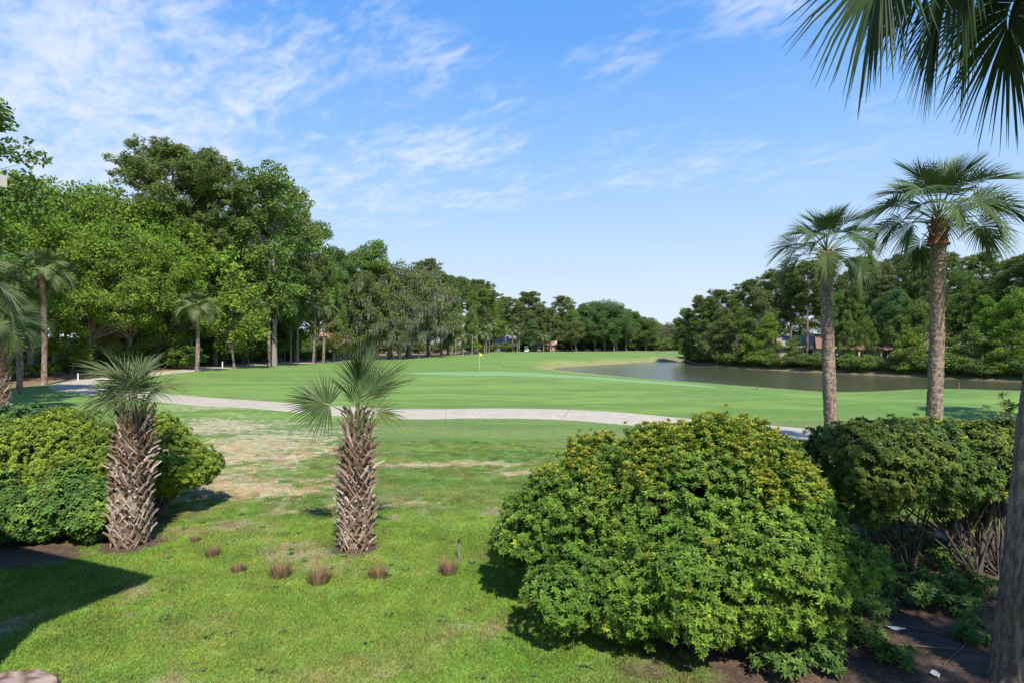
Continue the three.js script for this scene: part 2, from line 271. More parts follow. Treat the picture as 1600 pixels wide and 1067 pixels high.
/* ---------------------------------------------------------------- leaves */
function leaf(b, px, py, pz, size, asp, r, up, col, bend = 0.12) {     // one pointed leaf: a folded diamond
  let nx = r() * 2 - 1, ny = (r() * 2 - 1) * (1 - up) + up * 1.2, nz = r() * 2 - 1, l = Math.hypot(nx, ny, nz) + 1e-6; nx /= l; ny /= l; nz /= l;
  let ax = r() - 0.5, ay = (r() - 0.5) * 0.6, az = r() - 0.5; const dt = ax * nx + ay * ny + az * nz; ax -= dt * nx; ay -= dt * ny; az -= dt * nz; l = Math.hypot(ax, ay, az) + 1e-6; ax *= size / l; ay *= size / l; az *= size / l;
  const bx = (ny * az - nz * ay) * asp, by = (nz * ax - nx * az) * asp, bz = (nx * ay - ny * ax) * asp, f = size * bend, i = b.pos.length / 3;
  b.pos.push(px - ax, py - ay, pz - az, px + bx + nx * f, py + by + ny * f, pz + bz + nz * f, px + ax, py + ay, pz + az, px - bx + nx * f, py - by + ny * f, pz - bz + nz * f);
  for (let k = 0; k < 4; k++) b.col.push(col[0], col[1], col[2]);
  b.idx.push(i, i + 1, i + 2, i, i + 2, i + 3);
}
const onBall = (r) => { const u = r() * 2 - 1, a = r() * 2 * Math.PI, s = Math.sqrt(1 - u * u); return [s * Math.cos(a), u, s * Math.sin(a)]; };
function clump(b, c, rx, ry, n, size, r, o = {}) {
  const tone = 0.72 + 0.56 * r(), warm = 0.9 + 0.25 * r();
  for (let i = 0; i < n; i++) {
    const v = onBall(r), q = 0.35 + 0.65 * Math.pow(r(), 0.6), k = tone * (0.8 + 0.4 * r());
    leaf(b, c[0] + v[0] * rx * q, c[1] + v[1] * ry * q, c[2] + v[2] * rx * q, size * (0.7 + 0.6 * r()), o.asp ?? 0.5, r, o.up ?? 0.35, [k * warm, k, k * (1.9 - warm)]);
  }
}
/* broadleaf tree: tapered trunk, limbs reaching every clump, clumps of leaves through an uneven crown */
function broadleaf(o) {
  const r = rng(o.seed), wood = newBuf(true), lv = newBuf(), ms = newBuf(), h = o.h, bend = [(r() - 0.5) * o.lean, (r() - 0.5) * o.lean], trunkTop = h * (o.trunkTop ?? 0.72);
  const axis = (y) => { const t = y / h; return [bend[0] * t * t * h + 0.25 * Math.sin(t * 5 + o.seed), y, bend[1] * t * t * h + 0.25 * Math.cos(t * 4 + o.seed)]; };
  const tp = []; for (let i = 0; i <= 9; i++) { const y = -0.4 + (trunkTop + 0.4) * i / 9, a = axis(y), t = i / 9; tp.push([a[0], y, a[2], o.trunkR * (1 - 0.72 * t) * (i === 0 ? 1.6 : i === 1 ? 1.12 : 1)]); }
  tube(wood, tp, 10);
  const lobes = []; for (let i = 0; i < o.lobes; i++) { const t = (i + 0.5) / o.lobes, a = i * 2.4 + r(), rad = o.R * o.profile(t) * 0.55; lobes.push([Math.cos(a) * rad, lerp(o.base, h - o.R * 0.28, t), Math.sin(a) * rad, o.R * (0.42 + 0.22 * r()) * (0.6 + 0.4 * o.profile(t))]); }
  for (let i = 0; i < o.clumps; i++) {
    const L = lobes[Math.floor(r() * lobes.length)], v = onBall(r), q = L[3] * (0.62 + 0.42 * Math.pow(r(), 0.5)); if (v[1] < -0.4) v[1] *= 0.4;
    const c = [L[0] + v[0] * q, L[1] + v[1] * q * 0.78, L[2] + v[2] * q]; if (c[1] > h) c[1] = h - r() * 0.6; if (c[1] < o.base * 0.75) c[1] = o.base * 0.75 + r();
    const ax0 = axis(c[1]); c[0] += ax0[0]; c[2] += ax0[2];
    const rc = o.clumpR * (0.65 + 0.7 * r());
    clump(lv, c, rc, rc * 0.8, Math.round(o.leaves * (0.7 + 0.6 * r()) * rc * rc / (o.clumpR * o.clumpR)), o.leafSize, r, { up: 0.25 });
    if (i % (o.limbEvery ?? 2) === 0) { const dist = Math.hypot(c[0] - ax0[0], c[2] - ax0[2]), y0 = Math.min(trunkTop * 0.97, Math.max(o.base * 0.55, c[1] - dist * (0.5 + 0.5 * r()))), s = axis(y0), m = [lerp(s[0], c[0], 0.5), lerp(y0, c[1], 0.62), lerp(s[2], c[2], 0.5)], R0 = Math.max(0.05, o.trunkR * 0.28 * (1 - 0.6 * y0 / h)); tube(wood, [[s[0], y0, s[2], R0], [m[0] + r() * 0.3, m[1], m[2] + r() * 0.3, R0 * 0.6], [c[0], c[1], c[2], R0 * 0.2]], 5); }
    if (o.moss && r() < o.moss) for (let k = 0; k < 12; k++) { const x = c[0] + (r() - 0.5) * rc * 1.7, z = c[2] + (r() - 0.5) * rc * 1.7, y = c[1] - rc * 0.3, l = 0.5 + 1.3 * r(), w = 0.04 + 0.08 * r(), a = r() * 6.3, dx = Math.cos(a) * w, dz = Math.sin(a) * w, n = ms.pos.length / 3; ms.pos.push(x - dx, y, z - dz, x + dx, y, z + dz, x + dx * 0.8 + 0.05, y - l * 0.6, z + dz * 0.8, x - dx * 0.8, y - l * 0.5, z - dz, x, y - l, z + 0.03); ms.idx.push(n, n + 1, n + 2, n, n + 2, n + 3, n + 3, n + 2, n + 4); }
  }
  return { h, trunk: bufGeo(wood), crown: bufGeo(lv), moss: ms.pos.length ? bufGeo(ms) : null };
}
/* pine: straight mast, bare below, flat tiers of needle tufts above */
function pine(o) {
  const r = rng(o.seed), wood = newBuf(true), lv = newBuf(), h = o.h, lx = (r() - 0.5) * o.lean, lz = (r() - 0.5) * o.lean, axis = (y) => [lx * (y / h) ** 2 * h * 0.5, y, lz * (y / h) ** 2 * h * 0.5];
  const tp = []; for (let i = 0; i <= 10; i++) { const y = -0.4 + (h * 0.97 + 0.4) * i / 10, a = axis(y); tp.push([a[0], y, a[2], o.trunkR * (1 - 0.8 * (i / 10) ** 1.3) * (i === 0 ? 1.3 : 1)]); }
  tube(wood, tp, 9);
  for (let i = 0; i < o.limbs; i++) {
    const t = i / o.limbs, y = lerp(o.base, h * 0.96, Math.pow(t, 0.85)) + (r() - 0.5), s = axis(y), a = i * 2.39996 + r() * 0.6, R = o.R * (o.flat ? (0.5 + 0.5 * Math.sin(0.5 + t * 2.0)) * lerp(1, 0.45, ss(0.7, 1, t)) : lerp(1, 0.28, t)) * (0.55 + 0.55 * r());
    const e = [s[0] + Math.cos(a) * R, y + R * (0.18 + 0.55 * r()), s[2] + Math.sin(a) * R], m = [lerp(s[0], e[0], 0.5), y + R * 0.04, lerp(s[2], e[2], 0.5)];
    tube(wood, [[s[0], y, s[2], 0.09], [m[0], m[1], m[2], 0.06], [e[0], e[1], e[2], 0.02]], 5);
    const nc = o.tufts; for (let k = 0; k < nc; k++) {
      const u = 0.60 + 0.45 * r(), c = [lerp(s[0], e[0], u) + (r() - 0.5) * R * 0.5, lerp(m[1], e[1], u) + (r() - 0.35) * 1.5, lerp(s[2], e[2], u) + (r() - 0.5) * R * 0.5], tone = 0.75 + 0.5 * r(), rc = o.tuftR * (0.7 + 0.6 * r());
      for (let q = 0; q < o.needles; q++) { const v = onBall(r), f = Math.pow(r(), 0.5); leaf(lv, c[0] + v[0] * rc * f, c[1] + v[1] * rc * 0.62 * f, c[2] + v[2] * rc * f, 0.20 + 0.12 * r(), 0.22, r, 0.15, [tone, tone * (0.95 + 0.1 * r()), tone * 0.9]); }
    }
  }
  return { h, trunk: bufGeo(wood), crown: bufGeo(lv) };
}
function shrubGeo(o) {                                                // woodland shrub: stems and a mound of leaves
  const r = rng(o.seed), wood = newBuf(true), lv = newBuf();
  for (let i = 0; i < o.clumps; i++) {
    const v = onBall(r), q = 0.55 + 0.45 * Math.sqrt(r()), c = [v[0] * o.R * q, o.h * 0.5 + v[1] * o.h * 0.42 * q + 0.1, v[2] * o.R * q];
    clump(lv, c, o.clumpR, o.clumpR * 0.7, o.leaves, o.leafSize, r, { up: 0.4 });
    if (i % 4 === 0) tube(wood, [[c[0] * 0.15, -0.1, c[2] * 0.15, 0.035], [c[0] * 0.6, c[1] * 0.55, c[2] * 0.6, 0.02], [c[0], c[1], c[2], 0.008]], 4);
  }
  return { h: o.h, trunk: bufGeo(wood), crown: bufGeo(lv) };
}
const round = (t) => Math.sin(Math.PI * Math.min(1, 0.15 + 0.85 * t) ) ** 0.6 + 0.05, dome = (t) => Math.sqrt(Math.max(0.06, 1 - (t * 0.95) ** 2)), column = (t) => 0.75 + 0.25 * Math.sin(t * 3) - 0.35 * ss(0.6, 1, t);
const P = {
  oakA: broadleaf({ seed: 11, h: 17, base: 6.6, R: 7.2, lobes: 13, clumps: 380, leaves: 78, leafSize: 0.17, clumpR: 1.0, trunkR: 0.45, lean: 0.08, profile: dome }),
  oakB: broadleaf({ seed: 12, h: 16, base: 6.2, R: 7.0, lobes: 12, clumps: 370, leaves: 78, leafSize: 0.17, clumpR: 1.0, trunkR: 0.42, lean: 0.1, profile: dome }),
  tallA: broadleaf({ seed: 21, h: 25, base: 7, R: 5.2, lobes: 14, clumps: 330, leaves: 66, leafSize: 0.2, clumpR: 1.0, trunkR: 0.29, lean: 0.05, profile: column, trunkTop: 0.86 }),
  tallB: broadleaf({ seed: 22, h: 23, base: 5, R: 5.6, lobes: 13, clumps: 330, leaves: 66, leafSize: 0.2, clumpR: 1.0, trunkR: 0.27, lean: 0.05, profile: round, trunkTop: 0.82 }),
  tallC: broadleaf({ seed: 23, h: 24, base: 8, R: 4.8, lobes: 12, clumps: 280, leaves: 66, leafSize: 0.2, clumpR: 1.0, trunkR: 0.26, lean: 0.06, profile: column, trunkTop: 0.88 }),
  mossA: broadleaf({ seed: 31, h: 18, base: 4.6, R: 7.4, lobes: 13, clumps: 340, leaves: 70, leafSize: 0.19, clumpR: 1.05, trunkR: 0.5, lean: 0.1, profile: dome, moss: 0.55 }),
  mossB: broadleaf({ seed: 32, h: 19, base: 5.2, R: 6.6, lobes: 12, clumps: 320, leaves: 70, leafSize: 0.19, clumpR: 1.05, trunkR: 0.46, lean: 0.1, profile: round, moss: 0.5 }),
  pineA: pine({ seed: 41, h: 25, base: 13.5, R: 5.4, limbs: 50, tufts: 8, needles: 60, tuftR: 0.8, trunkR: 0.36, lean: 0.05, flat: true }),
  pineB: pine({ seed: 42, h: 22, base: 12, R: 3.8, limbs: 40, tufts: 7, needles: 55, tuftR: 0.7, trunkR: 0.28, lean: 0.06, flat: true }),
  pineC: pine({ seed: 43, h: 20, base: 8, R: 3.6, limbs: 44, tufts: 7, needles: 50, tuftR: 0.7, trunkR: 0.25, lean: 0.06, flat: false }),
  sapling: broadleaf({ seed: 51, h: 9, base: 2, R: 2.8, lobes: 8, clumps: 80, leaves: 85, leafSize: 0.15, clumpR: 0.8, trunkR: 0.11, lean: 0.1, profile: round, trunkTop: 0.85 }),
  shrubA: shrubGeo({ seed: 61, h: 2, R: 1.5, clumps: 60, leaves: 90, leafSize: 0.085, clumpR: 0.45 }),
  shrubB: shrubGeo({ seed: 62, h: 2.2, R: 1.4, clumps: 55, leaves: 90, leafSize: 0.095, clumpR: 0.45 }),
};
const barks = { grey: std([0.20, 0.175, 0.15], 1), brown: std([0.145, 0.105, 0.075], 1), pine: std([0.21, 0.145, 0.105], 1), pale: std([0.25, 0.225, 0.195], 1) };
const foliage = { bright: leafMat([0.145, 0.250, 0.026], 0.28), spring: leafMat([0.165, 0.255, 0.032], 0.28), mid: leafMat([0.130, 0.212, 0.044], 0.26), deep: leafMat([0.104, 0.176, 0.038], 0.26), olive: leafMat([0.130, 0.170, 0.055], 0.24), greyg: leafMat([0.132, 0.172, 0.076], 0.24), needle: leafMat([0.132, 0.184, 0.046], 0.22), needleD: leafMat([0.110, 0.160, 0.042], 0.22), cool: leafMat([0.085, 0.165, 0.052], 0.26), pale: leafMat([0.18, 0.215, 0.070], 0.36) };
const mossMat = new THREE.MeshPhysicalMaterial({ color: C(0.20, 0.205, 0.16), roughness: 1, transmission: 0.3, side: THREE.DoubleSide });
const tr = rng(501);
function tree(kind, fol, bark, name, label, group, x, d, h, spread = 1, category = 'tree') {
  const p = P[kind], g = new THREE.Group(), s = h / p.h;
  part(g, kind.startsWith('shrub') ? 'stems' : 'trunk', p.trunk, barks[bark]); part(g, kind.startsWith('shrub') ? 'foliage' : 'crown', p.crown, foliage[fol], 'stuff');
  if (p.moss) part(g, 'hanging_moss', p.moss, mossMat, 'stuff');
  g.position.copy(at(x, d)); g.rotation.y = tr() * 6.283; g.scale.set(s * spread, s, s * spread);
  return tag(g, name, label, category, group);
}
const topAt = (px, d, ytop) => EYE + (CY - ytop) / FPX * d - height(pxX(px, d), d);
const KINDS = {
  bright: [['oakA', 'oakB'], ['bright', 'spring'], 'grey', 'live_oak'], tall: [['tallA', 'tallB', 'tallC'], ['mid', 'olive', 'deep', 'cool', 'mid'], 'pale', 'broadleaf_tree'], deep: [['tallB', 'tallA', 'oakB'], ['deep', 'mid', 'olive', 'cool'], 'brown', 'broadleaf_tree'],
  bank: [['tallB', 'oakB'], ['bright', 'mid', 'spring'], 'grey', 'broadleaf_tree'], fill: [['mossB', 'oakA', 'oakB'], ['mid', 'bright', 'deep'], 'grey', 'broadleaf_tree'],
  moss: [['mossA', 'mossB'], ['greyg', 'olive'], 'grey', 'mossy_oak'], pine: [['pineA', 'pineB'], ['needle', 'needleD'], 'pine', 'pine_tree'], slim: [['pineB', 'pineC'], ['needle', 'needle', 'olive'], 'pine', 'pine_tree'], sap: [['sapling'], ['pale', 'spring', 'mid'], 'grey', 'young_tree'],
};
function grow(kind, label, group, px, d, ytop, spread = 1) {
  const K = KINDS[kind], p = K[0][Math.floor(tr() * K[0].length)], f = K[1][Math.floor(tr() * K[1].length)];
  return tree(p, f, K[2], K[3], label, group, pxX(px, d), d, topAt(px, d, ytop), spread);
}
/* ---- the woods on the left */
const LW = 'trees of the woods along the left cart path';
for (const [px, d, y, s] of [[15, 53, 312, 0.85], [85, 60, 290, 0.85], [160, 66, 288, 0.85], [235, 70, 312, 0.85], [50, 53, 372, 0.85], [135, 58, 352, 0.85], [205, 63, 360, 0.85], [265, 68, 372, 0.8], [-60, 46, 300, 0.9]]) grow('bright', 'bright green spreading live oak at the edge of the woods', LW, px, d, y, s);
tree('pineA', 'needle', 'pine', 'pine_tree', 'tallest broad-crowned pine rising above the bright green oaks', LW, pxX(272, 72), 72, topAt(272, 72, 232), 1.05);
tree('pineA', 'needle', 'pine', 'pine_tree', 'tall pine beside the tallest broad-crowned pine', LW, pxX(335, 76), 76, topAt(335, 76, 262), 0.85);
tree('tallB', 'mid', 'pale', 'broadleaf_tree', 'leafy tree overhanging the lawn beside the near house', null, pxX(-118, 30), 30, topAt(-118, 30, 70), 1.0);
tree('tallA', 'mid', 'pale', 'broadleaf_tree', 'tall pale-trunked broadleaf tree standing highest next to the pines', LW, pxX(425, 80), 80, topAt(425, 80, 262), 1.05);
tree('sapling', 'spring', 'grey', 'feathery_tree', 'light yellow-green feathery tree in front of the tall pines', LW, pxX(303, 72), 72, topAt(303, 72, 352), 1.0);
for (const [px, d, y, s] of [[378, 88, 318, 0.8], [462, 94, 325, 0.8], [492, 101, 348, 0.8], [350, 84, 372, 0.8], [522, 108, 384, 0.85], [548, 113, 392, 0.9], [580, 116, 376, 0.9], [440, 98, 400, 0.85], [405, 92, 345, 0.8], [240, 80, 345, 0.8]]) grow('tall', 'tall mid green broadleaf tree in the dense middle of the woods', LW, px, d, y, s);
for (const [px, d, y, s] of [[453, 90, 415, 0.6], [332, 79, 400, 0.55], [388, 85, 408, 0.55], [528, 104, 420, 0.55], [672, 128, 438, 0.6], [655, 124, 440, 0.5], [712, 144, 452, 0.55], [738, 155, 455, 0.55]]) tree('tallC', tr() < 0.5 ? 'mid' : 'cool', 'pale', 'broadleaf_tree', 'slim pale-trunked tree at the front edge of the woods', LW, pxX(px, d), d, topAt(px, d, y), s);
for (const [px, d, y, s] of [[558, 112, 425, 0.95], [607, 120, 405, 0.95], [640, 124, 413, 1.0], [668, 134, 425, 0.95], [590, 116, 445, 0.9], [625, 117, 452, 0.85]]) grow('moss', 'grey green oak hung with moss at the end of the woods', LW, px, d, y, s);
for (const [px, d, y, s] of [[668, 138, 408, 1], [700, 150, 432, 1], [722, 158, 436, 1], [745, 168, 440, 1.05], [757, 176, 448, 1], [690, 146, 445, 1]]) grow('pine', 'tall pine with bare trunk where the woods meet the fairway', LW, px, d, y, s);
for (let i = 0; i < 26; i++) { const px = -150 + i * 36, d = (px < 250 ? 66 : lerp(92, 190, ss(250, 760, px))) + 16 + tr() * 14, y = px < 250 ? 318 + tr() * 40 : lerp(352, 468, ss(300, 720, px)) + tr() * 22; grow(i % 3 === 2 ? 'pine' : 'deep', 'tree standing deep inside the woods behind others', LW, px, d, y, 0.9); }
for (const [px, d, y] of [[375, 84, 450], [345, 80, 462], [462, 98, 465], [250, 67, 450], [150, 60, 480], [445, 96, 480], [560, 112, 490], [110, 56, 490], [520, 102, 495], [210, 64, 480], [365, 70, 430], [700, 150, 500], [735, 165, 505]]) grow('sap', 'slender young tree with pale leaves under the taller woods', LW, px, d, y, 1);
/* ---- the far end of the hole */
const FW = 'trees across the far end of the fairway';
for (const [px, d, y, s, k] of [[772, 205, 470, 1, 'deep'], [790, 212, 466, 1.1, 'pine'], [812, 210, 474, 1.05, 'tall'], [826, 225, 459, 1.2, 'pine'], [842, 214, 474, 1.1, 'tall'], [860, 212, 482, 1.1, 'tall'], [880, 222, 465, 1.2, 'pine'], [893, 212, 484, 1.1, 'tall'], [912, 218, 474, 1.1, 'deep'], [930, 214, 472, 1, 'tall'], [946, 210, 470, 1, 'deep'], [962, 216, 480, 1.1, 'deep'], [978, 222, 484, 1.1, 'tall'], [994, 230, 488, 1.1, 'deep'], [1008, 238, 496, 1.1, 'moss'], [1024, 250, 504, 1.2, 'moss'], [1042, 262, 505, 1.2, 'moss'], [1060, 262, 500, 1.2, 'deep'], [760, 196, 462, 1, 'tall'], [900, 208, 500, 1, 'deep'], [830, 206, 500, 1, 'deep'], [960, 206, 498, 1, 'tall']])
  grow(k, k === 'pine' ? 'pine with flat crown in the far tree line' : k === 'moss' ? 'greyish oak in the low far corner of the tree line' : k === 'tall' ? 'leafy mid green tree in the far tree line' : 'dark leafy tree in the far tree line', FW, px, d, y, s);
for (let i = 0; i < 20; i++) { const px = 760 + i * 17, d = 244 + tr() * 30; grow('deep', 'dark tree behind the far tree line', FW, px, d, Math.max(478, lerp(478, 508, ss(940, 1030, px)) + tr() * 12), 1.2); }
for (let i = 0; i < 15; i++) { const px = 772 + i * 17, d = 226 + tr() * 10; grow('fill', 'low spreading tree filling the far tree line to the ground', FW, px, d, 497 + tr() * 12, 1.1); }
/* ---- the bank across the pond */
const RW = 'trees on the bank across the pond';
for (const [px, d, y, s, k] of [[1072, 122, 482, 1, 'deep'], [1092, 118, 463, 1.05, 'slim'], [1108, 113, 470, 1, 'tall'], [1128, 112, 456, 1.1, 'pine'], [1150, 108, 462, 1, 'slim'], [1172, 108, 440, 1, 'pine'], [1190, 100, 450, 0.95, 'tall'], [1212, 104, 428, 1, 'pine'], [1236, 99, 418, 0.95, 'slim'], [1262, 96, 410, 1, 'pine'], [1290, 100, 414, 0.9, 'slim'], [1318, 92, 430, 0.85, 'slim'], [1350, 96, 404, 1, 'pine'], [1382, 88, 412, 0.9, 'slim'], [1412, 92, 400, 1, 'pine'], [1442, 84, 410, 0.85, 'slim'], [1475, 88, 396, 1, 'pine'], [1505, 80, 420, 0.9, 'tall'], [1535, 82, 398, 0.95, 'slim'], [1562, 76, 440, 0.9, 'tall'], [1590, 76, 404, 1, 'pine'], [1625, 72, 392, 1, 'tall'], [1660, 70, 380, 1, 'pine'], [1400, 80, 450, 0.75, 'tall'], [1545, 73, 462, 0.8, 'bank'], [1595, 69, 452, 0.85, 'bank'], [1432, 78, 470, 0.7, 'bank'], [1200, 96, 490, 0.9, 'bank'], [1130, 106, 480, 0.95, 'deep'], [1338, 84, 440, 0.7, 'slim'], [1372, 82, 470, 0.7, 'tall'], [1310, 86, 455, 0.75, 'tall'], [1462, 78, 440, 0.75, 'slim'], [1326, 83, 486, 0.6, 'bank'], [1356, 82, 496, 0.55, 'bank'], [1402, 80, 488, 0.6, 'bank'], [1165, 101, 478, 0.9, 'tall']])
  grow(k, k === 'pine' ? 'tall open-crowned pine on the bank across the pond' : k === 'slim' ? 'slim pine with bare lower trunk across the pond' : k === 'tall' || k === 'bank' ? 'fresh green leafy tree across the pond' : 'dark leafy tree by the pond corner', RW, px, d, y, s);
for (let i = 0; i < 18; i++) { const px = 1080 + i * 34, d = lerp(138, 104, i / 18) + tr() * 14; grow(i % 3 ? 'deep' : 'pine', 'dark tree behind the houses across the pond', RW, px, d, lerp(474, 430, ss(1080, 1300, px)) + tr() * 30, 0.95); }
for (const [px, d, y] of [[1420, 76, 515], [1520, 72, 505], [1180, 97, 520], [1240, 92, 525], [1575, 68, 510], [1480, 75, 520], [1120, 107, 515]]) grow('sap', 'young leafy tree near the water across the pond', RW, px, d, y, 1.1);
/* ---- hedge shrubs */
function shrub(fol, label, group, x, d, h, spread = 1) { return tree(tr() < 0.5 ? 'shrubA' : 'shrubB', fol, 'brown', 'shrub', label, group, x, d, h, spread, 'shrub'); }
{
  const bank = [[60.5, 63.5], [56.3, 68.8], [52.3, 74.8], [47.6, 81.5], [42.6, 90.8], [38.9, 104], [38.2, 115], [40, 128]], c = new THREE.CatmullRomCurve3(bank.map(([x, d]) => new THREE.Vector3(x, 0, d)));
  for (let i = 0; i < 44; i++) { const p = c.getPointAt(i / 43); shrub(['mid', 'deep', 'mid', 'spring', 'olive'][Math.floor(tr() * 5)], 'rounded shrub in the hedge along the far pond bank', 'hedge along the far pond bank', p.x + 0.6 + tr() * 1.6, p.z + tr() * 1.2, 1.5 + tr() * 1.1, 1.15 + 0.3 * tr()); }
  for (let i = 0; i < 34; i++) { const d = 46 + i * 2.0 + tr(), x = woodsLeft(d) - 2.9 - tr() * 2.5 - (d < 60 ? 2 : 0); shrub(['mid', 'bright', 'deep', 'spring'][Math.floor(tr() * 4)], 'low azalea shrub in the row along the woods edge', 'shrubs along the woods edge', x, d, 1.0 + tr() * 0.7, 1.25); }
  for (let i = 0; i < 30; i++) { const px = -20 + i * 28, d = (px < 300 ? 58 : lerp(64, 190, ss(260, 790, px))) + 5 + tr() * 10; shrub(['mid', 'mid', 'olive'][Math.floor(tr() * 3)], 'undergrowth shrub among the trunks of the woods', 'undergrowth in the woods', pxX(px, d), d, 2.4 + tr() * 2.2, 1.2); }
  for (let i = 0; i < 26; i++) { const px = 770 + i * 12, d = 226 + tr() * 10; shrub('mid', 'undergrowth shrub below the far tree line', 'undergrowth of the far tree line', pxX(px, d), d, 3 + tr() * 3, 1.6); }
  for (let i = 0; i < 20; i++) { const px = 1080 + i * 28, d = lerp(120, 84, i / 20) + 8 + tr() * 5; if (px > 1270 && px < 1440) continue; shrub(['mid', 'olive'][i % 2], 'undergrowth shrub behind the pond hedge', 'undergrowth across the pond', pxX(px, d), d, 2.2 + tr() * 2, 1.3); }
}
console.log('woods done');
/* ---------------------------------------------------------------- palms */
/* one fan frond, growing along +x with y up: a stalk that bends, then a folded fan of pleated segments round a short curved rib */
function frondGeo(o) {
  const r = rng(o.seed), st = newBuf(), fan = newBuf(), n = 7; let x = 0, y = 0, a = o.el; const sp = [];
  for (let i = 0; i < n; i++) { sp.push([x, y, 0, lerp(0.024, 0.013, i / (n - 1)) * (o.stalk ?? 1)]); const s = o.pet / (n - 1); x += Math.cos(a) * s; y += Math.sin(a) * s; a -= o.bend / (n - 1); }
  tube(st, sp, 5, [1, 1, 1]);
  const P0 = new THREE.Vector3(sp[n - 1][0], sp[n - 1][1], 0), roll = o.roll ?? 0, S0 = new THREE.Vector3(0, Math.sin(roll), Math.cos(roll));
  const segs = o.segs ?? 40, max = (o.spread ?? 118) * DEG, rib = o.fan * (o.rib ?? 0.34), v = new THREE.Vector3(), side = new THREE.Vector3();
  for (let i = 0; i < segs; i++) {
    const f = i / (segs - 1) * 2 - 1, th = f * max + (r() - 0.5) * 0.05, c = Math.pow(1 - Math.abs(f), 0.8), ac = a - (o.ribBend ?? 0.7) * c * 0.5, ac2 = a - (o.ribBend ?? 0.7) * c;
    const D = new THREE.Vector3(Math.cos(ac2), Math.sin(ac2), 0), B = P0.clone().add(new THREE.Vector3(Math.cos(ac), Math.sin(ac), 0).multiplyScalar(rib * c)), Sd = S0.clone().addScaledVector(D, -S0.dot(D)).normalize(), N = new THREE.Vector3().crossVectors(Sd, D).normalize();
    const thl = th * (0.55 + 0.45 * Math.abs(f)), dir = D.clone().multiplyScalar(Math.cos(thl)).addScaledVector(Sd, Math.sin(thl)).addScaledVector(N, (o.fold ?? 0.35) * Math.abs(Math.sin(thl)) + (r() - 0.5) * 0.08).normalize();
    const L = o.fan * (1 - 0.30 * f * f) * (0.9 + 0.2 * r()), w = o.fan * max / segs * 0.42 * (o.wide ?? 1), dr = (o.droop ?? 0.25) * (0.6 + 0.9 * r()), k = 0.8 + 0.4 * r(), tint = [k * (0.92 + 0.2 * r()), k, k * 0.95], base = fan.pos.length / 3;
    side.crossVectors(dir, N).normalize(); const up = new THREE.Vector3().crossVectors(side, dir).normalize(), ts = [0.02, 0.36, 0.7, 1], ws = [0.25, 1, 0.55, 0.06];
    for (let q = 0; q < 4; q++) {
      const t = ts[q]; v.copy(B).addScaledVector(dir, L * t * (1 - 0.18 * dr * t)); v.y -= L * dr * Math.pow(t, 2.4);
      const ww = w * ws[q], cf = q === 3 && o.tip ? o.tip : 1;
      for (const e of [-1, 0, 1]) { fan.pos.push(v.x + side.x * ww * e + up.x * (e ? 0 : ww * 0.7), v.y + side.y * ww * e + up.y * (e ? 0 : ww * 0.7), v.z + side.z * ww * e + up.z * (e ? 0 : ww * 0.7)); fan.col.push(tint[0] * cf, tint[1] * cf, tint[2] * cf); }
    }
    for (let q = 0; q < 3; q++) for (let e = 0; e < 2; e++) { const A = base + q * 3 + e; fan.idx.push(A, A + 1, A + 3, A + 1, A + 4, A + 3); }
  }
  return { stalk: bufGeo(st), fan: bufGeo(fan) };
}
const palmLeaf = leafMat([0.085, 0.135, 0.042], 0.22, 0.25), palmLight = leafMat([0.15, 0.205, 0.075], 0.25, 0.25), palmDark = leafMat([0.066, 0.118, 0.034], 0.2, 0.25), palmBacklit = leafMat([0.036, 0.066, 0.020], 0.12, 0.08), palmYellow = leafMat([0.15, 0.20, 0.045], 0.3, 0.2), palmDry = leafMat([0.28, 0.21, 0.11], 0.2);
const stalkMat = std([0.125, 0.165, 0.055], 0.6), stalkPale = std([0.20, 0.21, 0.09], 0.6);
function addFrond(g, fr, az, leafM, stM, s = 1, pos = [0, 0, 0], tilt = 0) {
  const f = new THREE.Group(); f.name = 'frond'; part(f, 'stalk', fr.stalk, stM); part(f, 'fan', fr.fan, leafM);
  f.position.set(...pos); f.rotation.set(0, az, tilt, 'YXZ'); f.scale.setScalar(s); g.add(f); return f;
}
const FR = [];                                                         // fronds from upright to hanging, for tall palms
for (let i = 0; i < 10; i++) { const t = i / 9; FR.push(frondGeo({ seed: 700 + i, el: lerp(84, 10, t) * DEG, pet: lerp(0.85, 1.3, Math.min(1, t * 1.4)), bend: lerp(0.1, 0.62, t), fan: lerp(0.95, 1.1, Math.sin(t * 3)), droop: lerp(0.08, 0.30, t), fold: 0.35, wide: 1.25, segs: 54, ribBend: lerp(0.4, 0.95, t), roll: (i % 3 - 1) * 0.35 })); }
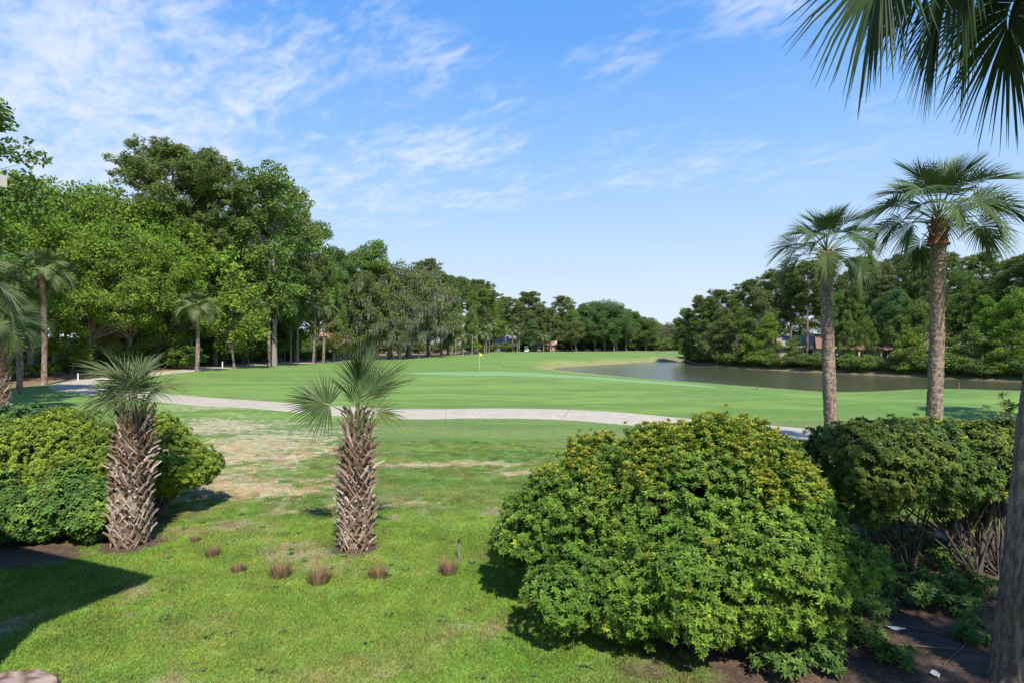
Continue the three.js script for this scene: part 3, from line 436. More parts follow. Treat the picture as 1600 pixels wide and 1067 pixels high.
/* column trunk with ring scars, fissures and slight swellings */
function columnTrunk(o) {
  const S = o.sides ?? 32, N = o.rows ?? 240, pos = [], nor = [], col = [], idx = [], r = rng(o.seed);
  for (let j = 0; j <= N; j++) {
    const t = j / N, y = t * o.h, ring = Math.abs(((y / (o.ring ?? 0.075)) + 0.35 * fbm(y * 3, o.seed, 2)) % 1 - 0.5) * 2, R0 = lerp(o.r0, o.r1, Math.pow(t, 0.8)) * (1 + 0.10 * (fbm(t * 5 + o.seed, 1, 2) - 0.5) * 2) * (y < 0.4 ? 1 + (o.foot ?? 0.3) * (1 - y / 0.4) ** 2 : 1);
    const cx = o.lean[0] * t + o.curve * Math.sin(t * Math.PI), cz = o.lean[1] * t;
    for (let s = 0; s <= S; s++) {
      const a = s / S * 2 * Math.PI, ca = Math.cos(a), sa = Math.sin(a), n = ss(0.25, 0.75, fbm(ca * 2.2 * (o.fis ?? 3) + 20 + y * 1.5, y * ((o.fis ?? 3) > 7 ? 6 : 14) + sa * 2.2 * (o.fis ?? 3) + o.seed, 4)), hatch = Math.abs(((a * 3 / Math.PI * (o.fis ?? 3) * 0.8 + y * 4.2 + 0.6 * n) % 1) - 0.5) * 2, R = R0 * (1 - 0.05 * ss(0.55, 1, ring) - 0.16 * (n - 0.5) - 0.02 * ss(0.6, 1, hatch)), k = 0.45 + 1.1 * n + 0.22 * (r() - 0.5), pl = fbm(y * 1.3 + o.seed, sa * 1.5 + 4, 3);
      pos.push(cx + ca * R, y - 0.05, cz + sa * R); col.push(k * (0.94 + 0.12 * pl), k, k * (1.08 - 0.16 * pl));
    }
  }
  for (let j = 0; j < N; j++) for (let s = 0; s < S; s++) { const a = j * (S + 1) + s, b = a + 1, c = a + S + 1, d = c + 1; idx.push(a, c, b, b, c, d); }
  const g = geoOf(pos, idx, { color: col }); g.computeVertexNormals(); return g;
}
const trunkMat = new THREE.MeshStandardMaterial({ color: C(0.20, 0.150, 0.112), roughness: 1, vertexColors: true }), trunkGrey = new THREE.MeshStandardMaterial({ color: C(0.21, 0.158, 0.115), roughness: 1, vertexColors: true });
const sheathMat = new THREE.MeshStandardMaterial({ color: C(0.15, 0.065, 0.028), roughness: 1, vertexColors: true });
/* old stalk stub with a forked base, standing off the trunk: outward +x, up +y */
function bootGeo(o) {
  const r = rng(o.seed), pos = [], idx = [];
  const strap = (pts) => { // pts: [x,y,z,w(z half),t(half)] boxes along the path
    const b = pos.length / 3, n = pts.length;
    for (let i = 0; i < n; i++) { const p = pts[i], q = pts[Math.min(n - 1, i + 1)], k = pts[Math.max(0, i - 1)], dx = q[0] - k[0], dy = q[1] - k[1], dz = q[2] - k[2], l = Math.hypot(dx, dy, dz), nx = dy / (Math.hypot(dx, dy) + 1e-6), ny = -dx / (Math.hypot(dx, dy) + 1e-6), sx = -dz / l * nx, w = p[3], t = p[4];
      for (const [e, f] of [[-1, -1], [1, -1], [1, 1], [-1, 1]]) pos.push(p[0] + nx * t * f, p[1] + ny * t * f + (dz ? e * w * Math.abs(dz) / l * Math.sign(-dz) : 0), p[2] + e * w * (dz ? Math.abs(dy) / l + 0.2 : 1) + sx * 0); }
    for (let i = 0; i < n - 1; i++) for (let s = 0; s < 4; s++) { const A = b + i * 4 + s, B = b + i * 4 + (s + 1) % 4; idx.push(A, B, A + 4, B, B + 4, A + 4); }
    const e = b + (n - 1) * 4; idx.push(e, e + 1, e + 2, e, e + 2, e + 3);
  };
  const L = o.len, a = o.out, w = o.w * 0.8;
  strap([[-0.03, -0.10, 0, w * 1.25, 0.02], [0.035, 0, 0, w * 1.1, 0.026], [0.035 + L * 0.5 * Math.sin(a * 0.7), L * 0.5 * Math.cos(a * 0.7), (r() - 0.5) * 0.02, w * 0.82, 0.017], [0.035 + L * Math.sin(a), L * Math.cos(a), (r() - 0.5) * 0.03, w * 0.66, 0.012]]);
  for (const e of [-1, 1]) strap([[0.03, 0.03, e * w * 0.45, w * 0.55, 0.017], [0.026, -0.065, e * (w * 0.9 + 0.045), w * 0.55, 0.014], [-0.004, -0.165, e * (w * 1.2 + 0.10), w * 0.42, 0.009]]);
  return geoOf(pos, idx);
}
const bootLow = [0, 1, 2].map((i) => bootGeo({ seed: 30 + i, len: 0.15 + 0.03 * i, out: 0.62, w: 0.030 })), bootMid = [0, 1, 2].map((i) => bootGeo({ seed: 40 + i, len: 0.20 + 0.04 * i, out: 0.8, w: 0.026 })), bootTop = [0, 1, 2].map((i) => bootGeo({ seed: 50 + i, len: 0.28 + 0.05 * i, out: 0.45, w: 0.022 }));
const bootMats = [[0.36, 0.28, 0.215], [0.28, 0.205, 0.15], [0.21, 0.145, 0.10], [0.42, 0.34, 0.27]].map((c) => std(c, 1)), bootBrown = [[0.20, 0.12, 0.075], [0.26, 0.165, 0.10], [0.15, 0.105, 0.06]].map((c) => std(c, 1)), bootGreen = [[0.12, 0.125, 0.05], [0.16, 0.135, 0.07]].map((c) => std(c, 0.9));
function bootedTrunk(g, o) {
  const r = rng(o.seed), core = newBuf(true), rad = (t) => lerp(o.r0, o.r1, t) * (1 + 0.12 * Math.sin(t * 3.1)) * (t > 0.9 ? 1 - (t - 0.9) * 4 : 1), ax = (t) => [o.lean[0] * t, t * o.h, o.lean[1] * t], pts = [];
  for (let i = 0; i <= 12; i++) { const t = i / 12, a = ax(t); pts.push([a[0], a[1] - 0.05, a[2], rad(t) * 0.86]); }
  tube(core, pts, 16); part(g, 'trunk', bufGeo(core), std([0.13, 0.085, 0.055], 1));
  for (let i = 0; i < o.n; i++) {
    const t = 0.03 + 0.97 * i / o.n, a = ax(t), az = i * 2.39996 + (r() - 0.5) * 0.16, R = rad(t) * 0.9, set = t < 0.42 ? bootLow : t < 0.82 ? bootMid : bootTop, mats = t > 0.88 ? bootGreen : t > 0.62 ? (r() < 0.65 ? bootBrown : bootMats) : r() < 0.9 ? bootMats : bootBrown;
    const b = part(g, 'leaf_base', set[Math.floor(r() * 3)], mats[Math.floor(r() * mats.length)]), q = 0.85 + 0.4 * r();
    b.position.set(a[0] + Math.cos(az) * R, a[1], a[2] - Math.sin(az) * R); b.rotation.set((r() - 0.5) * 0.3, az, (r() - 0.5) * 0.35, 'YXZ'); b.scale.set(q, q * (t < 0.4 ? 1.15 : 1), q * (t < 0.42 ? 1.2 : 1.05));
  }
  return ax(1);
}
function shortPalm(o, label) {
  const g = new THREE.Group(), top = bootedTrunk(g, o);
  for (const f of o.fronds) addFrond(g, frondGeo({ segs: 44, ...f }), f.az, f.leaf ?? palmLight, stalkPale, 1, [top[0] * 0.98, top[1] - 0.12, top[2]]);
  g.position.copy(at(o.x, o.d)); return tag(g, 'short_palm', label, 'palm tree');
}
const LFT = Math.PI, RGT = 0, FWD = -Math.PI / 2, BCK = Math.PI / 2;
shortPalm({ seed: 5, x: -7.56, d: 11.25, h: 2.66, r0: 0.32, r1: 0.19, n: 200, lean: [0.10, 0], fronds: [
  { seed: 1, az: LFT + 0.4, el: 82 * DEG, pet: 0.45, bend: 0.1, fan: 0.95, droop: 0.3, fold: 0.3, roll: 1.0, spread: 80 }, { seed: 2, az: FWD - 0.5, el: 84 * DEG, pet: 0.4, bend: 0.1, fan: 0.92, droop: 0.3, fold: 0.45, spread: 95 }, { seed: 3, az: RGT - 0.5, el: 84 * DEG, pet: 0.45, bend: 0.1, fan: 0.95, droop: 0.3, fold: 0.3, roll: -1.0, spread: 80 },
  { seed: 4, az: RGT + 0.3, el: 70 * DEG, pet: 0.4, bend: 0.2, fan: 0.82, droop: 0.35, roll: -1.1, spread: 90 }, { seed: 5, az: LFT - 0.3, el: 70 * DEG, pet: 0.4, bend: 0.2, fan: 0.85, droop: 0.32, roll: 1.1, spread: 95 }, { seed: 6, az: LFT + 0.1, el: 58 * DEG, pet: 0.36, bend: 0.3, fan: 0.72, droop: 0.4, roll: 1.2, leaf: palmLeaf }, { seed: 7, az: BCK, el: 86 * DEG, pet: 0.5, bend: 0.05, fan: 0.95, droop: 0.25, spread: 75, leaf: palmLeaf },
  { seed: 8, az: FWD + 0.5, el: 66 * DEG, pet: 0.3, bend: 0.4, fan: 0.6, droop: 0.5, leaf: palmLeaf }, { seed: 9, az: FWD - 0.3, el: 88 * DEG, pet: 0.5, bend: 0.03, fan: 1.0, droop: 0.12, spread: 45 }] }, 'short thick palm with drooping fan leaves in front of the clipped yellow-green shrub');
shortPalm({ seed: 6, x: -3.06, d: 11.05, h: 2.52, r0: 0.265, r1: 0.175, n: 190, lean: [0.08, 0], fronds: [
  { seed: 11, az: LFT - 0.1, el: 44 * DEG, pet: 0.70, bend: 0.45, fan: 0.84, droop: 0.08, fold: 0.10, roll: 1.5, spread: 112, rib: 0.2, ribBend: 0.1, wide: 1.2, leaf: palmLeaf }, { seed: 12, az: FWD + 0.2, el: 86 * DEG, pet: 0.62, bend: 0.02, fan: 1.02, droop: 0.06, fold: 0.2, spread: 52, leaf: palmLeaf }, { seed: 13, az: RGT + 0.3, el: 80 * DEG, pet: 0.5, bend: 0.05, fan: 0.95, droop: 0.08, fold: 0.25, roll: -1.2, spread: 66, leaf: palmLeaf },
  { seed: 14, az: BCK, el: 86 * DEG, pet: 0.65, bend: 0.05, fan: 1.0, droop: 0.06, spread: 48, leaf: palmLeaf }, { seed: 15, az: RGT - 0.25, el: 46 * DEG, pet: 0.34, bend: 0.25, fan: 0.62, droop: 0.15, roll: -1.3, spread: 90, leaf: palmYellow }, { seed: 16, az: FWD - 0.5, el: 80 * DEG, pet: 0.40, bend: 0.1, fan: 0.75, droop: 0.15, spread: 80, leaf: palmLight }, { seed: 17, az: RGT + 0.1, el: 70 * DEG, pet: 0.5, bend: 0.1, fan: 0.85, droop: 0.1, roll: -1.3, spread: 55, leaf: palmLeaf }] }, 'short thick palm alone on open lawn with one fan leaf held out sideways');
/* tall palms by the path */
function tallPalm(o, label, group) {
  const g = new THREE.Group(), r = rng(o.seed);
  part(g, 'trunk', columnTrunk({ seed: o.seed, h: o.h, r0: o.r0, r1: o.r1, lean: o.lean, curve: o.curve ?? 0, sides: o.sides, rows: o.rows, ring: o.ring, foot: o.foot, fis: o.fis ?? 5 }), o.mat ?? trunkGrey);
  const sheath = part(g, 'fibre_sheath', (() => { const q = columnTrunk({ seed: o.seed + 5, h: 0.8, r0: o.r1 * 1.1, r1: o.r1 * 0.9, lean: [0, 0], curve: 0, sides: 18, rows: 26, ring: 0.11, fis: 6 }); return q; })(), sheathMat);
  sheath.position.set(o.lean[0] * (1 - 0.5 / o.h), o.h - 0.62, o.lean[1] * (1 - 0.5 / o.h));
  for (let i = 0; i < 14; i++) { const a = i * 2.4, b = part(sheath, 'leaf_base', bootMid[i % 3], bootBrown[i % 3]); b.position.set(Math.cos(a) * o.r1 * 1.0, 0.15 + i * 0.045, -Math.sin(a) * o.r1 * 1.0); b.rotation.y = a; }
  const n = o.fronds ?? 30;
  for (let i = 0; i < n; i++) { const t = Math.pow((i + 0.5) / n, 0.85), k = Math.min(9, Math.floor(t * 10)), s = (o.size ?? 1) * (0.9 + 0.2 * r()); addFrond(g, FR[k], i * 2.39996 + r() * 0.4, r() < 0.14 ? palmLight : r() < 0.45 ? palmDark : palmLeaf, stalkMat, s, [o.lean[0], o.h + lerp(0.25, -0.1, t), o.lean[1]], (r() - 0.5) * 0.2); }
  if (o.extra) for (const e of o.extra) addFrond(g, e.fr, e.az, e.leaf ?? palmBacklit, stalkMat, 1, [o.lean[0], o.h + (e.up ?? 0), o.lean[1]]);  // hanging fronds: leaf colour darkened to stand in for their backlit undersides
  g.position.copy(at(o.x, o.d)); return tag(g, 'tall_palm', label, 'palm tree', group);
}
tallPalm({ seed: 81, x: pxX(1302, 17), d: 17, h: 6.6, r0: 0.172, r1: 0.172, lean: [-0.2, 0], curve: -0.02, fronds: 24, size: 0.72 }, 'smaller and slimmer of two tall palms beside the cart path');
tallPalm({ seed: 82, x: pxX(1458, 17.4), d: 17.4, h: 7.6, r0: 0.205, r1: 0.205, lean: [0.18, 0], curve: 0.03, fronds: 27, size: 1.02 }, 'taller and thicker of two tall palms beside the cart path');
/* the leaning palm at the corner of the house, its crown above the frame */
tallPalm({ seed: 83, x: 5.93, d: 6.75, h: 8.95, r0: 0.205, r1: 0.19, foot: 0.12, fis: 8, lean: [0.86, 0.1], curve: 0, fronds: 22, rows: 360, sides: 60, mat: trunkMat, ring: 0.06, extra: [
  { fr: frondGeo({ seed: 901, el: 0 * DEG, pet: 2.5, bend: 0.45, fan: 1.2, droop: 0.3, fold: 0.25, segs: 74, wide: 1.9, spread: 140, ribBend: 0.8, roll: 0.9 }), az: LFT + 0.12 }, { fr: frondGeo({ seed: 902, el: 2 * DEG, pet: 2.1, bend: 0.7, fan: 1.15, droop: 0.3, fold: 0.3, segs: 72, wide: 1.9, spread: 135, ribBend: 0.8, roll: 0.5 }), az: LFT + 0.3, up: 0.25 }, { fr: frondGeo({ seed: 903, el: 12 * DEG, pet: 1.35, bend: 0.95, fan: 1.1, droop: 0.2, fold: 0.25, segs: 70, wide: 1.9, spread: 125, ribBend: 0.6, roll: 0.5 }), az: LFT - 0.55, up: -0.1 }, { fr: frondGeo({ seed: 904, el: 20 * DEG, pet: 1.7, bend: 0.8, fan: 1.2, droop: 0.3, fold: 0.3, segs: 70, wide: 1.9, spread: 130, ribBend: 0.8, roll: -0.4 }), az: LFT - 0.1, up: 0.15 }, { fr: frondGeo({ seed: 905, el: -40 * DEG, pet: 1.25, bend: 0.35, fan: 1.15, droop: 0.2, fold: 0.25, segs: 70, wide: 1.9, spread: 125, ribBend: 0.6, roll: 0.5 }), az: LFT - 0.12, up: 0.05 }] }, 'leaning palm trunk at the shrub bed with fronds hanging from above', null);
const offPalm = (x, d, h, s, seed, label) => tallPalm({ seed, x, d, h, r0: 0.24, r1: 0.22, lean: [0.1, 0], fronds: 30, size: s }, label, null);
offPalm(7.2, 3.0, 6.6, 1.05, 84, 'tall palm shading the shrub bed beside the house'); offPalm(26.2, 23.2, 8.4, 1.15, 85, 'tall palm on the bank shading the fairway edge');
/* palms on the left and far off */
{
  const far = new THREE.Group(); const crown = [], stalks = []; const r = rng(66);
  for (let i = 0; i < 30; i++) { const t = (i + 0.5) / 30, f = FR[Math.min(9, Math.floor(t * 10))], m = new THREE.Matrix4().makeRotationY(i * 2.39996).setPosition(0, lerp(0.25, -0.1, t), 0), s = 0.95; m.scale(new THREE.Vector3(s, s, s)); crown.push(f.fan.clone().applyMatrix4(m)); stalks.push(f.stalk.clone().applyMatrix4(m)); }
  const crownG = mergeGeometries(crown), stalkG = mergeGeometries(stalks);
  const grp = 'slender palms along the edge of the woods';
  const farLight = palmLight, farMid = palmLeaf;
  const distant = (px, d, ytop, s, label, m = farLight, booted = false) => {
    const g = new THREE.Group(), x = pxX(px, d), H = topAt(px, d, ytop) - 1.6 * s, lean = (r() - 0.5) * 0.5;
    if (booted) bootedTrunk(g, { seed: 9, h: H, r0: 0.30, r1: 0.25, n: 110, lean: [0, 0] }); else part(g, 'trunk', columnTrunk({ seed: Math.round(px), h: H, r0: 0.21, r1: 0.18, lean: [lean, 0], curve: 0.1, sides: 12, rows: 40 }), trunkGrey);
    const sh = part(g, 'fibre_sheath', new THREE.CylinderGeometry(0.24, 0.2, 0.7, 10), std([0.24, 0.12, 0.06], 1)); sh.position.set(booted ? 0 : lean, H - 0.3, 0);
    const c = part(g, 'crown', crownG, m, 'stuff'); c.position.set(booted ? 0 : lean, H, 0); c.rotation.y = r() * 6; c.scale.setScalar(s); const t = part(g, 'stalks', stalkG, stalkPale, 'stuff'); t.position.copy(c.position); t.rotation.copy(c.rotation); t.scale.copy(c.scale);
    g.position.copy(at(x, d)); return tag(g, 'slender_palm', label, 'palm tree', grp);
  };
  distant(68, 46, 398, 1.15, 'tall slender palm against the bright green oaks left of the path bend'); distant(29, 40, 488, 0.85, 'small slender palm in front of the dark woods beside the booted palm', farMid); distant(2, 29, 470, 0.95, 'stout palm with rough booted trunk by the lawn edge', farMid, true);
  distant(-62, 19, 385, 1.0, 'palm whose pale fronds reach in beside the lawn', farLight);
  distant(307, 61, 462, 1.1, 'slender palm standing alone on the fairway edge by the path'); distant(420, 78, 463, 1.15, 'slender palm behind the cart path under the tall pale-trunked tree'); distant(489, 92, 466, 1.1, 'one of two close palms before the mossy oaks'); distant(505, 93, 468, 1.1, 'one of two close palms before the mossy oaks');
  for (const [px, d, y] of [[688, 150, 516], [706, 146, 508], [723, 156, 517], [764, 172, 500], [757, 170, 515], [801, 196, 510], [808, 200, 514], [849, 204, 520]]) distant(px, d, y, 1.25, 'small distant palm in front of the far woods');
}
console.log('palms done');

/* ---------------------------------------------------------------- leafy shrubs round the lawn */
function rosetteGeo(seed, n, len, asp, up) {                           // a whorl of pointed leaves round a twig end, axis +y
  const r = rng(seed), b = newBuf();
  for (let i = 0; i < n; i++) {
    const a = i * 2.39996 + r() * 0.5, el = lerp(up[0], up[1], i / n) + (r() - 0.5) * 0.2, L = len * (0.75 + 0.5 * r()), w = L * asp, ca = Math.cos(a), sa = Math.sin(a), ce = Math.cos(el), se = Math.sin(el), k = 0.8 + 0.4 * r(), base = b.pos.length / 3;
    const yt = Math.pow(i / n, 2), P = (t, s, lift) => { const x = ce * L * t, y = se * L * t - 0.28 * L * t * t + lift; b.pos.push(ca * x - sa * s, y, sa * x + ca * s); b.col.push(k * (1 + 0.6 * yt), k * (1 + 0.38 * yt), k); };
    P(0.03, 0, 0); P(0.45, -w, w * 0.35); P(0.45, 0, 0); P(0.45, w, w * 0.35); P(1, 0, 0);
    b.idx.push(base, base + 2, base + 1, base, base + 3, base + 2, base + 1, base + 2, base + 4, base + 2, base + 3, base + 4);
  }
  return bufGeo(b);
}
const roseA = rosetteGeo(3, 13, 0.105, 0.185, [-0.1, 1.1]), roseB = rosetteGeo(4, 15, 0.085, 0.2, [-0.2, 1.0]), roseC = rosetteGeo(5, 12, 0.12, 0.22, [-0.3, 0.9]);
const bushLeaf = leafMat([1, 1, 1], 0.26, 0.18);
function instanced(g, name, geo, mat, list) {
  const m = new THREE.InstancedMesh(geo, mat, list.length), M = new THREE.Matrix4(), q = new THREE.Quaternion(), q2 = new THREE.Quaternion(), Y = new THREE.Vector3(0, 1, 0), p = new THREE.Vector3(), s = new THREE.Vector3(), c = new THREE.Color();
  list.forEach((e, i) => { q.setFromUnitVectors(Y, e.n); q2.setFromAxisAngle(Y, e.a); q.multiply(q2); M.compose(p.copy(e.p), q, s.setScalar(e.s)); m.setMatrixAt(i, M); m.setColorAt(i, c.setRGB(...e.c)); });
  m.name = name; m.userData.kind = 'stuff'; m.castShadow = m.receiveShadow = true; g.add(m); return m;
}
/* lobes: [x, y, z, rx, ry, rz] around the shrub's foot; rosettes stand on and just under their surfaces, twigs reach them from the foot */
function bigShrub(o) {
  const g = new THREE.Group(), r = rng(o.seed), list = [], wood = newBuf(true); if (o.heads) { const big = o.lobes, small = []; for (const L of big) { const n = Math.round(o.heads * (L[3] * L[5] + L[3] * L[4] + L[4] * L[5]) / 3); for (let i = 0; i < n; i++) { const v = onBall(r), q = 0.66 + 0.30 * r(), s = o.headR * (0.65 + 0.75 * r()), x = L[0] + v[0] * L[3] * q, y = L[1] + v[1] * L[4] * q, z = L[2] + v[2] * L[5] * q; if (y < 0.3 || big.some((K) => K !== L && ((x - K[0]) / K[3]) ** 2 + ((y - K[1]) / K[4]) ** 2 + ((z - K[2]) / K[5]) ** 2 < 0.3)) continue; small.push([x, y, z, s, s * (0.7 + 0.3 * r()), s]); } } o.lobes = small.concat(big.map((L) => [L[0], L[1], L[2], L[3] * 0.93, L[4] * 0.93, L[5] * 0.93])); o.guts = big; } const N3 = (x, y, z) => fbm(x * 1.7 + o.seed, y * 1.7 + z * 1.3, 3);
  const inside = (x, y, z, k) => (o.guts ?? o.lobes).some((L) => ((x - L[0]) / L[3]) ** 2 + ((y - L[1]) / L[4]) ** 2 + ((z - L[2]) / L[5]) ** 2 < k);
  for (const L of o.lobes) {
    const area = 4 * Math.PI * Math.pow((Math.pow(L[3] * L[4], 1.6) + Math.pow(L[3] * L[5], 1.6) + Math.pow(L[4] * L[5], 1.6)) / 3, 1 / 1.6), n = Math.round(area * o.dens);
    for (let i = 0; i < n; i++) {
      const v = onBall(r); let q = 1 - 0.34 * Math.pow(r(), 2.2); const bumpy = 1 + o.lump * ((fbm(v[0] * 4.3 + L[0] * 2 + 9, v[1] * 4.3 + v[2] * 3.1 + L[2], 3) - 0.5) * 2);
      q *= bumpy * (r() < 0.09 ? 1.03 + 0.14 * r() : 1); const x = L[0] + v[0] * L[3] * q, y = L[1] + v[1] * L[4] * q, z = L[2] + v[2] * L[5] * q;
      if (y < (o.floor ?? 0.1) + 0.12 * r() || inside(x, y, z, o.guts ? 0.36 : 0.42)) continue;
      if (o.gaps && fbm(x * 1.5 + 70, y * 1.9 + z * 1.5, 3) > o.gaps(v)) continue;
      const nn = new THREE.Vector3(v[0] / L[3], v[1] / L[4], v[2] / L[5]).normalize().multiplyScalar(0.9).add(new THREE.Vector3((r() - 0.5) * 0.9, 0.55 + (r() - 0.5) * 0.6, (r() - 0.5) * 0.9)).normalize();
      list.push({ p: new THREE.Vector3(x, y, z), n: nn, a: r() * 6.3, s: (o.size ?? 1) * (0.75 + 0.5 * r()), c: o.colour(x, y, z, r, N3(x, y, z)) });
      if (i % o.twig === 0) { const s0 = o.stems[Math.floor(r() * o.stems.length)], mx = lerp(s0[0], x, 0.55) + (r() - 0.5) * 0.25, mz = lerp(s0[1], z, 0.55) + (r() - 0.5) * 0.25, my = y * lerp(0.45, 0.62, r()), R = 0.012 + 0.022 * r() * (o.thick ?? 1); tube(wood, [[s0[0] + (r() - 0.5) * 0.08, -0.06, s0[1] + (r() - 0.5) * 0.08, R], [lerp(s0[0], mx, 0.6), my * 0.6, lerp(s0[1], mz, 0.6), R * 0.8], [mx, my, mz, R * 0.6], [x, y, z, 0.004]], 5); }
    }
  }
  for (const s0 of o.stems) { const L = o.lobes[Math.floor(r() * o.lobes.length)], R = (o.stemR ?? 0.05) * (0.7 + 0.6 * r()); tube(wood, [[s0[0], -0.1, s0[1], R * 1.2], [lerp(s0[0], L[0], 0.25) + (r() - 0.5) * 0.2, L[1] * 0.35, lerp(s0[1], L[2], 0.25) + (r() - 0.5) * 0.2, R], [lerp(s0[0], L[0], 0.6) + (r() - 0.5) * 0.3, L[1] * 0.75, lerp(s0[1], L[2], 0.6), R * 0.75], [L[0] + (r() - 0.5) * L[3], L[1] + L[4] * 0.5, L[2] + (r() - 0.5) * L[5], R * 0.3]], 7); }
  part(g, 'branches', bufGeo(wood), std(o.bark ?? [0.12, 0.095, 0.075], 1));
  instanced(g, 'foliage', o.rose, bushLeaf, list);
  g.position.copy(at(o.x, o.d)); return tag(g, o.name ?? 'shrub', o.label, 'shrub');
}
const greens = (base, alt, hi, amt) => (x, y, z, r, n) => { const t = ss(0.35, 0.65, n), k = 0.68 + 0.64 * r(); return (r() < amt(x, y, z, n) ? hi : mix3(base, alt, t)).map((v) => v * k); };
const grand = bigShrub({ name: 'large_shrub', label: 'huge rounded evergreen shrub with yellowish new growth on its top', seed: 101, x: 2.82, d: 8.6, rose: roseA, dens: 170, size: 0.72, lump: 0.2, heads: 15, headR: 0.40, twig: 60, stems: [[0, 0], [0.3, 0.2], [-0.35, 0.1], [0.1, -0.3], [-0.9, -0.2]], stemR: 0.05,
  lobes: [[-0.1, 1.55, 0, 1.75, 1.2, 1.7], [0.5, 1.25, 0.35, 1.35, 1.05, 1.5], [-1.25, 1.2, -0.3, 1.5, 1.1, 1.4], [-0.4, 0.95, 1.0, 1.3, 0.85, 1.05], [0.6, 0.95, 1.15, 1.1, 0.8, 0.95], [-2.1, 1.15, -0.7, 0.8, 0.75, 0.9], [0.2, 2.05, -0.4, 1.25, 0.72, 1.2], [0.95, 1.35, -0.4, 0.9, 0.9, 1.0], [-1.5, 0.75, 0.7, 0.9, 0.6, 0.8]],
  gaps: (v) => v[1] < 0 ? 0.60 : 0.72, colour: greens([0.078, 0.165, 0.017], [0.120, 0.208, 0.022], [0.215, 0.265, 0.024], () => 0.01) });
{ // yellow young shoots standing out of the top of the large shrub
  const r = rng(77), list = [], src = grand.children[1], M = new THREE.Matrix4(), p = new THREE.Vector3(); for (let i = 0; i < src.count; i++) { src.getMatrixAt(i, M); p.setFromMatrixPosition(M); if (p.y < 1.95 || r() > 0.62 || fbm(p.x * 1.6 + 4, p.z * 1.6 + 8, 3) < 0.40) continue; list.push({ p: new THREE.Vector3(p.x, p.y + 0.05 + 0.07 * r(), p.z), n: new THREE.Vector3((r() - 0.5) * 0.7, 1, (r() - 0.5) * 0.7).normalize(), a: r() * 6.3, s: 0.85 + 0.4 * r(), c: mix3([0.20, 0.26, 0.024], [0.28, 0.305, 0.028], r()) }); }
  grand.scale.y = 0.955;
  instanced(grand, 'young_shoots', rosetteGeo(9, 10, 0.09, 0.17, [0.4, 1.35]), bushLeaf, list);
}
bigShrub({ name: 'clipped_shrub', label: 'broad clipped yellow-green shrub behind the short palm', seed: 102, x: -10.3, d: 13.2, rose: roseB, dens: 135, size: 0.82, lump: 0.12, heads: 12, headR: 0.34, twig: 70, stems: [[0, 0], [0.8, 0.2], [-0.9, 0.1], [2.1, 0.1]],
  lobes: [[-0.4, 1.35, 0, 2.4, 0.95, 1.6], [-2.4, 1.3, 0.1, 2.0, 0.9, 1.5], [1.6, 1.25, 0, 1.5, 0.9, 1.4], [2.45, 1.05, -0.2, 0.85, 0.62, 1.0], [0.8, 0.85, 0.8, 1.2, 0.6, 0.8]], gaps: (v) => v[1] < -0.1 ? 0.50 : 0.78, colour: greens([0.11, 0.195, 0.018], [0.16, 0.24, 0.022], [0.205, 0.275, 0.025], (x, y, z, n) => 0.15) });
bigShrub({ name: 'broadleaf_shrub', label: 'lower dark green shrub with drooping leaves in front of the clipped shrub', seed: 103, x: -9.9, d: 11.6, rose: roseC, dens: 100, size: 0.95, lump: 0.14, heads: 16, headR: 0.36, twig: 40, stems: [[0, 0], [-0.6, 0.1], [0.5, 0]],
  lobes: [[-0.9, 0.72, 0, 1.3, 0.66, 0.85], [0.55, 0.62, 0, 1.1, 0.58, 0.75], [-2.1, 0.7, 0.1, 1.0, 0.7, 0.9], [1.35, 0.5, -0.1, 0.6, 0.42, 0.5]], gaps: (v) => 0.68, colour: greens([0.058, 0.135, 0.024], [0.095, 0.185, 0.030], [0.13, 0.22, 0.03], () => 0.12) });
bigShrub({ name: 'broadleaf_shrub', label: 'small dark shrub peeping over the back of the clipped shrub', seed: 104, x: -15.0, d: 17.2, rose: roseC, dens: 100, size: 1.3, lump: 0.2, twig: 40, stems: [[0, 0]], lobes: [[0, 1.15, 0, 1.4, 0.85, 0.9], [0.9, 0.9, 0.2, 0.8, 0.6, 0.7]], colour: greens([0.05, 0.13, 0.035], [0.07, 0.16, 0.04], [0.13, 0.2, 0.05], () => 0.05) });
bigShrub({ name: 'umbrella_shrub', label: 'flat-topped shrub with bare crooked stems showing under its canopy', seed: 105, x: 7.35, d: 10.3, rose: roseB, dens: 190, size: 1.0, lump: 0.2, twig: 75, thick: 0.5, floor: 0.55, stemR: 0.034, bark: [0.085, 0.068, 0.055], stems: [[0.65, 0.55], [0.85, 0.35], [0.3, 0.2], [1.2, 0.3], [-0.4, 0.4], [0.5, 0.7], [1.0, 0.6], [-1.0, 0.2]],
  lobes: [[0.1, 2.0, 0, 1.9, 0.58, 1.25], [-0.95, 1.9, -0.1, 0.95, 0.55, 1.0], [1.3, 2.02, 0.2, 1.1, 0.55, 1.0], [0.3, 1.75, 0.7, 1.4, 0.5, 0.6], [-0.9, 1.6, 0.5, 0.9, 0.45, 0.6], [0.2, 1.35, 0.2, 1.7, 0.6, 0.9], [-0.95, 1.2, 0.2, 0.75, 0.6, 0.7]], gaps: (v) => v[1] < 0.1 ? 0.455 : 0.72, colour: greens([0.060, 0.120, 0.018], [0.105, 0.150, 0.022], [0.16, 0.20, 0.028], () => 0.10) });
